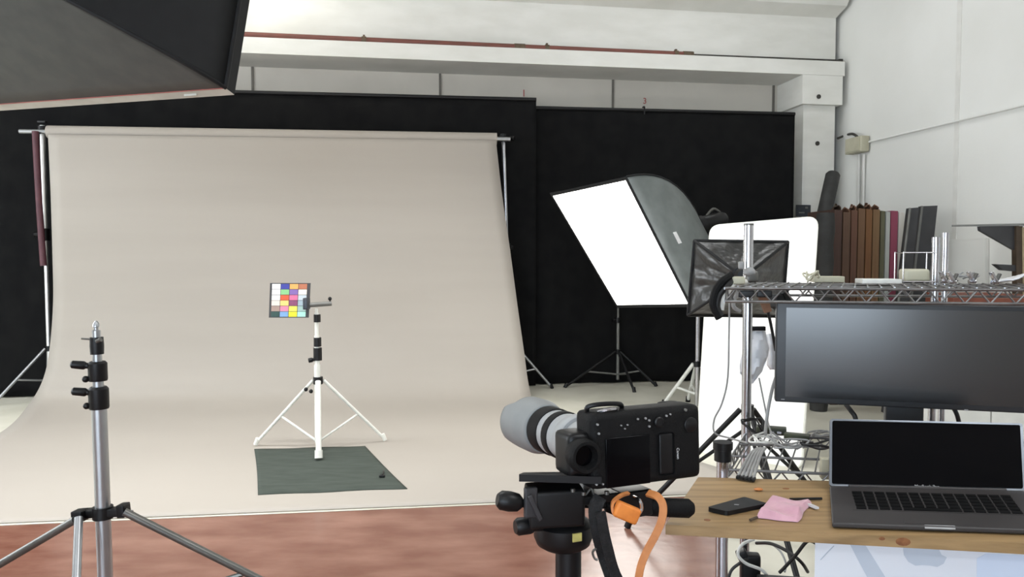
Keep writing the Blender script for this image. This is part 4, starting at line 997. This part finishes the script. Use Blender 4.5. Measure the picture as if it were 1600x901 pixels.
# tripod with three-way head
TX = V((P(888, 870, 1.29).x, 1.29, 0))
tr = thing('tripod', 'black tripod with a three way head and pan handle under the camera', 'tripod', TX)
MB().cyl(TX + Z * .35, TX + Z * .725, .0225, n=24).build('column', 'black', tr)
dk = P(880, 830, 1.29)
dsk = MB().lathe(dk - Z * .026, dk + Z * .028, [(0, .036), (.12, .046), (.35, .051), (.75, .0505), (.92, .040), (1, .030)], 36).build('pan_base', 'black', tr)
q = dk + V((.020, -.0475, .0075)); MB().box(q, (.017, .003, .014), frame((1, .42, 0), Z), .0005).build('sticker', 'label_yellow', dsk)
kp = P(820, 821, 1.245)
MB().cyl(P(845, 821, 1.26), kp + V((.004, 0, 0)), .009, n=14).lathe(kp + V((.012, .004, 0)), kp + V((-.016, -.006, 0)), [(0, .013), (.15, .0145), (.85, .0145), (1, .011)], 20).build('pan_knob', 'black', tr)
hd = MB()
hd.box(P(866, 787, 1.26), (.094, .062, .062), frame((1, .12, .02), Z), .006)
hd.build('head_block', 'black', tr)
MB().box(P(829, 784, 1.225), (.022, .010, .050), frame((1, .35, 0), Z), .003).box(P(835, 792, 1.222), (.008, .012, .048), frame((1, .35, .5), Z), .002).build('head_bracket', 'panel_dark', tr)
MB().prism([P(811, 752, 1.215), P(940, 756, 1.215), P(950, 752, 1.29), P(905, 747, 1.305), P(818, 748, 1.32)], Z * .012).build('head_plate', 'black', tr)
k0 = P(796, 784, 1.225)
MB().cyl(P(830, 787, 1.24), k0, .007, n=14).lathe(k0 + V((.020, .004, -.003)), k0 + V((-.020, -.006, .006)), [(0, .009), (.15, .0145), (.5, .0165), (.85, .0155), (1, .010)], 20).build('tilt_knob', 'black', tr)
MB().box(P(985, 783, 1.285), (.065, .045, .045), RB_, .006).box(P(935, 773, 1.275), (.085, .05, .014), RB_, .003).build('quick_release', 'black', tr)
for px, py in ((895, 763), (912, 768), (948, 767)): MB().cyl(P(px, py, 1.235), P(px, py + 5, 1.235), .004, n=10).build('screw', 'steel_dark', tr)
h0_, h1_ = P(880, 786, 1.275), P(1083, 794, 1.30)
hl = MB().cyl(h0_, h0_.lerp(h1_, .55), .0065, n=14).build('pan_handle', 'black', tr)
MB().lathe(h0_.lerp(h1_, .32), h0_.lerp(h1_, .48), [(0, .011), (.3, .015), (1, .0155)], 18).lathe(h0_.lerp(h1_, .47), h1_, [(0, .010), (.08, .0125), (.2, .0155), (.75, .0165), (.93, .0165), (1, .010)], 22).build('handle_grip', 'black_soft', hl)
MB().lathe(TX + Z * .30, TX + Z * .40, [(0, .04), (.3, .055), (.8, .055), (1, .035)], 24).build('spider', 'black', tr)
for a in (100, 220, 340):
    d = V((math.cos(math.radians(a)), math.sin(math.radians(a)), 0))
    lg = MB().cyl(TX + d * .045 + Z * .35, TX + d * .34 + Z * .012, .016, .012, n=14).build('leg', 'black', tr)
    MB().cyl(TX + d * .335 + Z * .03, TX + d * .345 + Z * .003, .017, n=14).build('rubber_foot', 'black', lg)
# hanging camera strap
st = thing('camera_strap', 'black webbing strap hanging from the camera beside the tripod column', 'strap', P(950, 900, 1.25))
MB().ribbon([P(938, 776, 1.235), P(930, 795, 1.225), P(934, 830, 1.225), P(943, 865, 1.26), P(955, 900, 1.26), P(970, 950, 1.27)], .022, .005, (1, .2, .1), smooth=6).build('webbing', 'strap', st)
MB().ribbon([P(938, 800, 1.215), P(948, 850, 1.22), P(966, 905, 1.25), P(1005, 950, 1.25)], .017, .005, (1, .2, .3), smooth=6).build('webbing', 'strap', st)
MB().tube([P(920, 755, 1.25), P(928, 772, 1.25), P(930, 790, 1.255)], .002, smooth=3).tube([P(922, 764, 1.25), P(913, 778, 1.25), P(922, 792, 1.255)], .002, smooth=3).build('buckle_wire', 'steel_dark', st)
MB().tube([P(932, 856, 1.245), P(926, 862, 1.245), P(929, 872, 1.245), P(934, 874, 1.245)], .002, smooth=3).build('buckle_wire', 'steel_dark', st)
# orange tether
ot = thing('tether_cable', 'orange tether cord looped at the camera and hanging down beside the strap', 'cable', P(1010, 850, 1.23))
MB().box(P(979, 800, 1.20), (.042, .016, .026), frame((1, .1, -.45), Z), .005).build('tether_block', 'orange', ot)
MB().ribbon([P(982, 770, 1.24), P(970, 774, 1.22), P(958, 784, 1.205), P(957, 798, 1.20), P(964, 806, 1.198)], .006, .004, (0, 1, .2), smooth=5).build('cord', 'orange_dull', ot)
MB().ribbon([P(1012, 770, 1.25), P(1028, 776, 1.235), P(1036, 790, 1.225), P(1034, 812, 1.22), P(1024, 836, 1.22), P(1010, 862, 1.22), P(1000, 890, 1.22), P(995, 930, 1.22)], .0125, .005, (.9, -.3, .25), smooth=6).build('cord', 'orange_dull', ot)
MB().tube([P(990, 776, 1.235), P(1000, 782, 1.21), P(1002, 796, 1.205), P(994, 806, 1.20)], .003, smooth=4).build('tether_ring', 'chrome', ot)
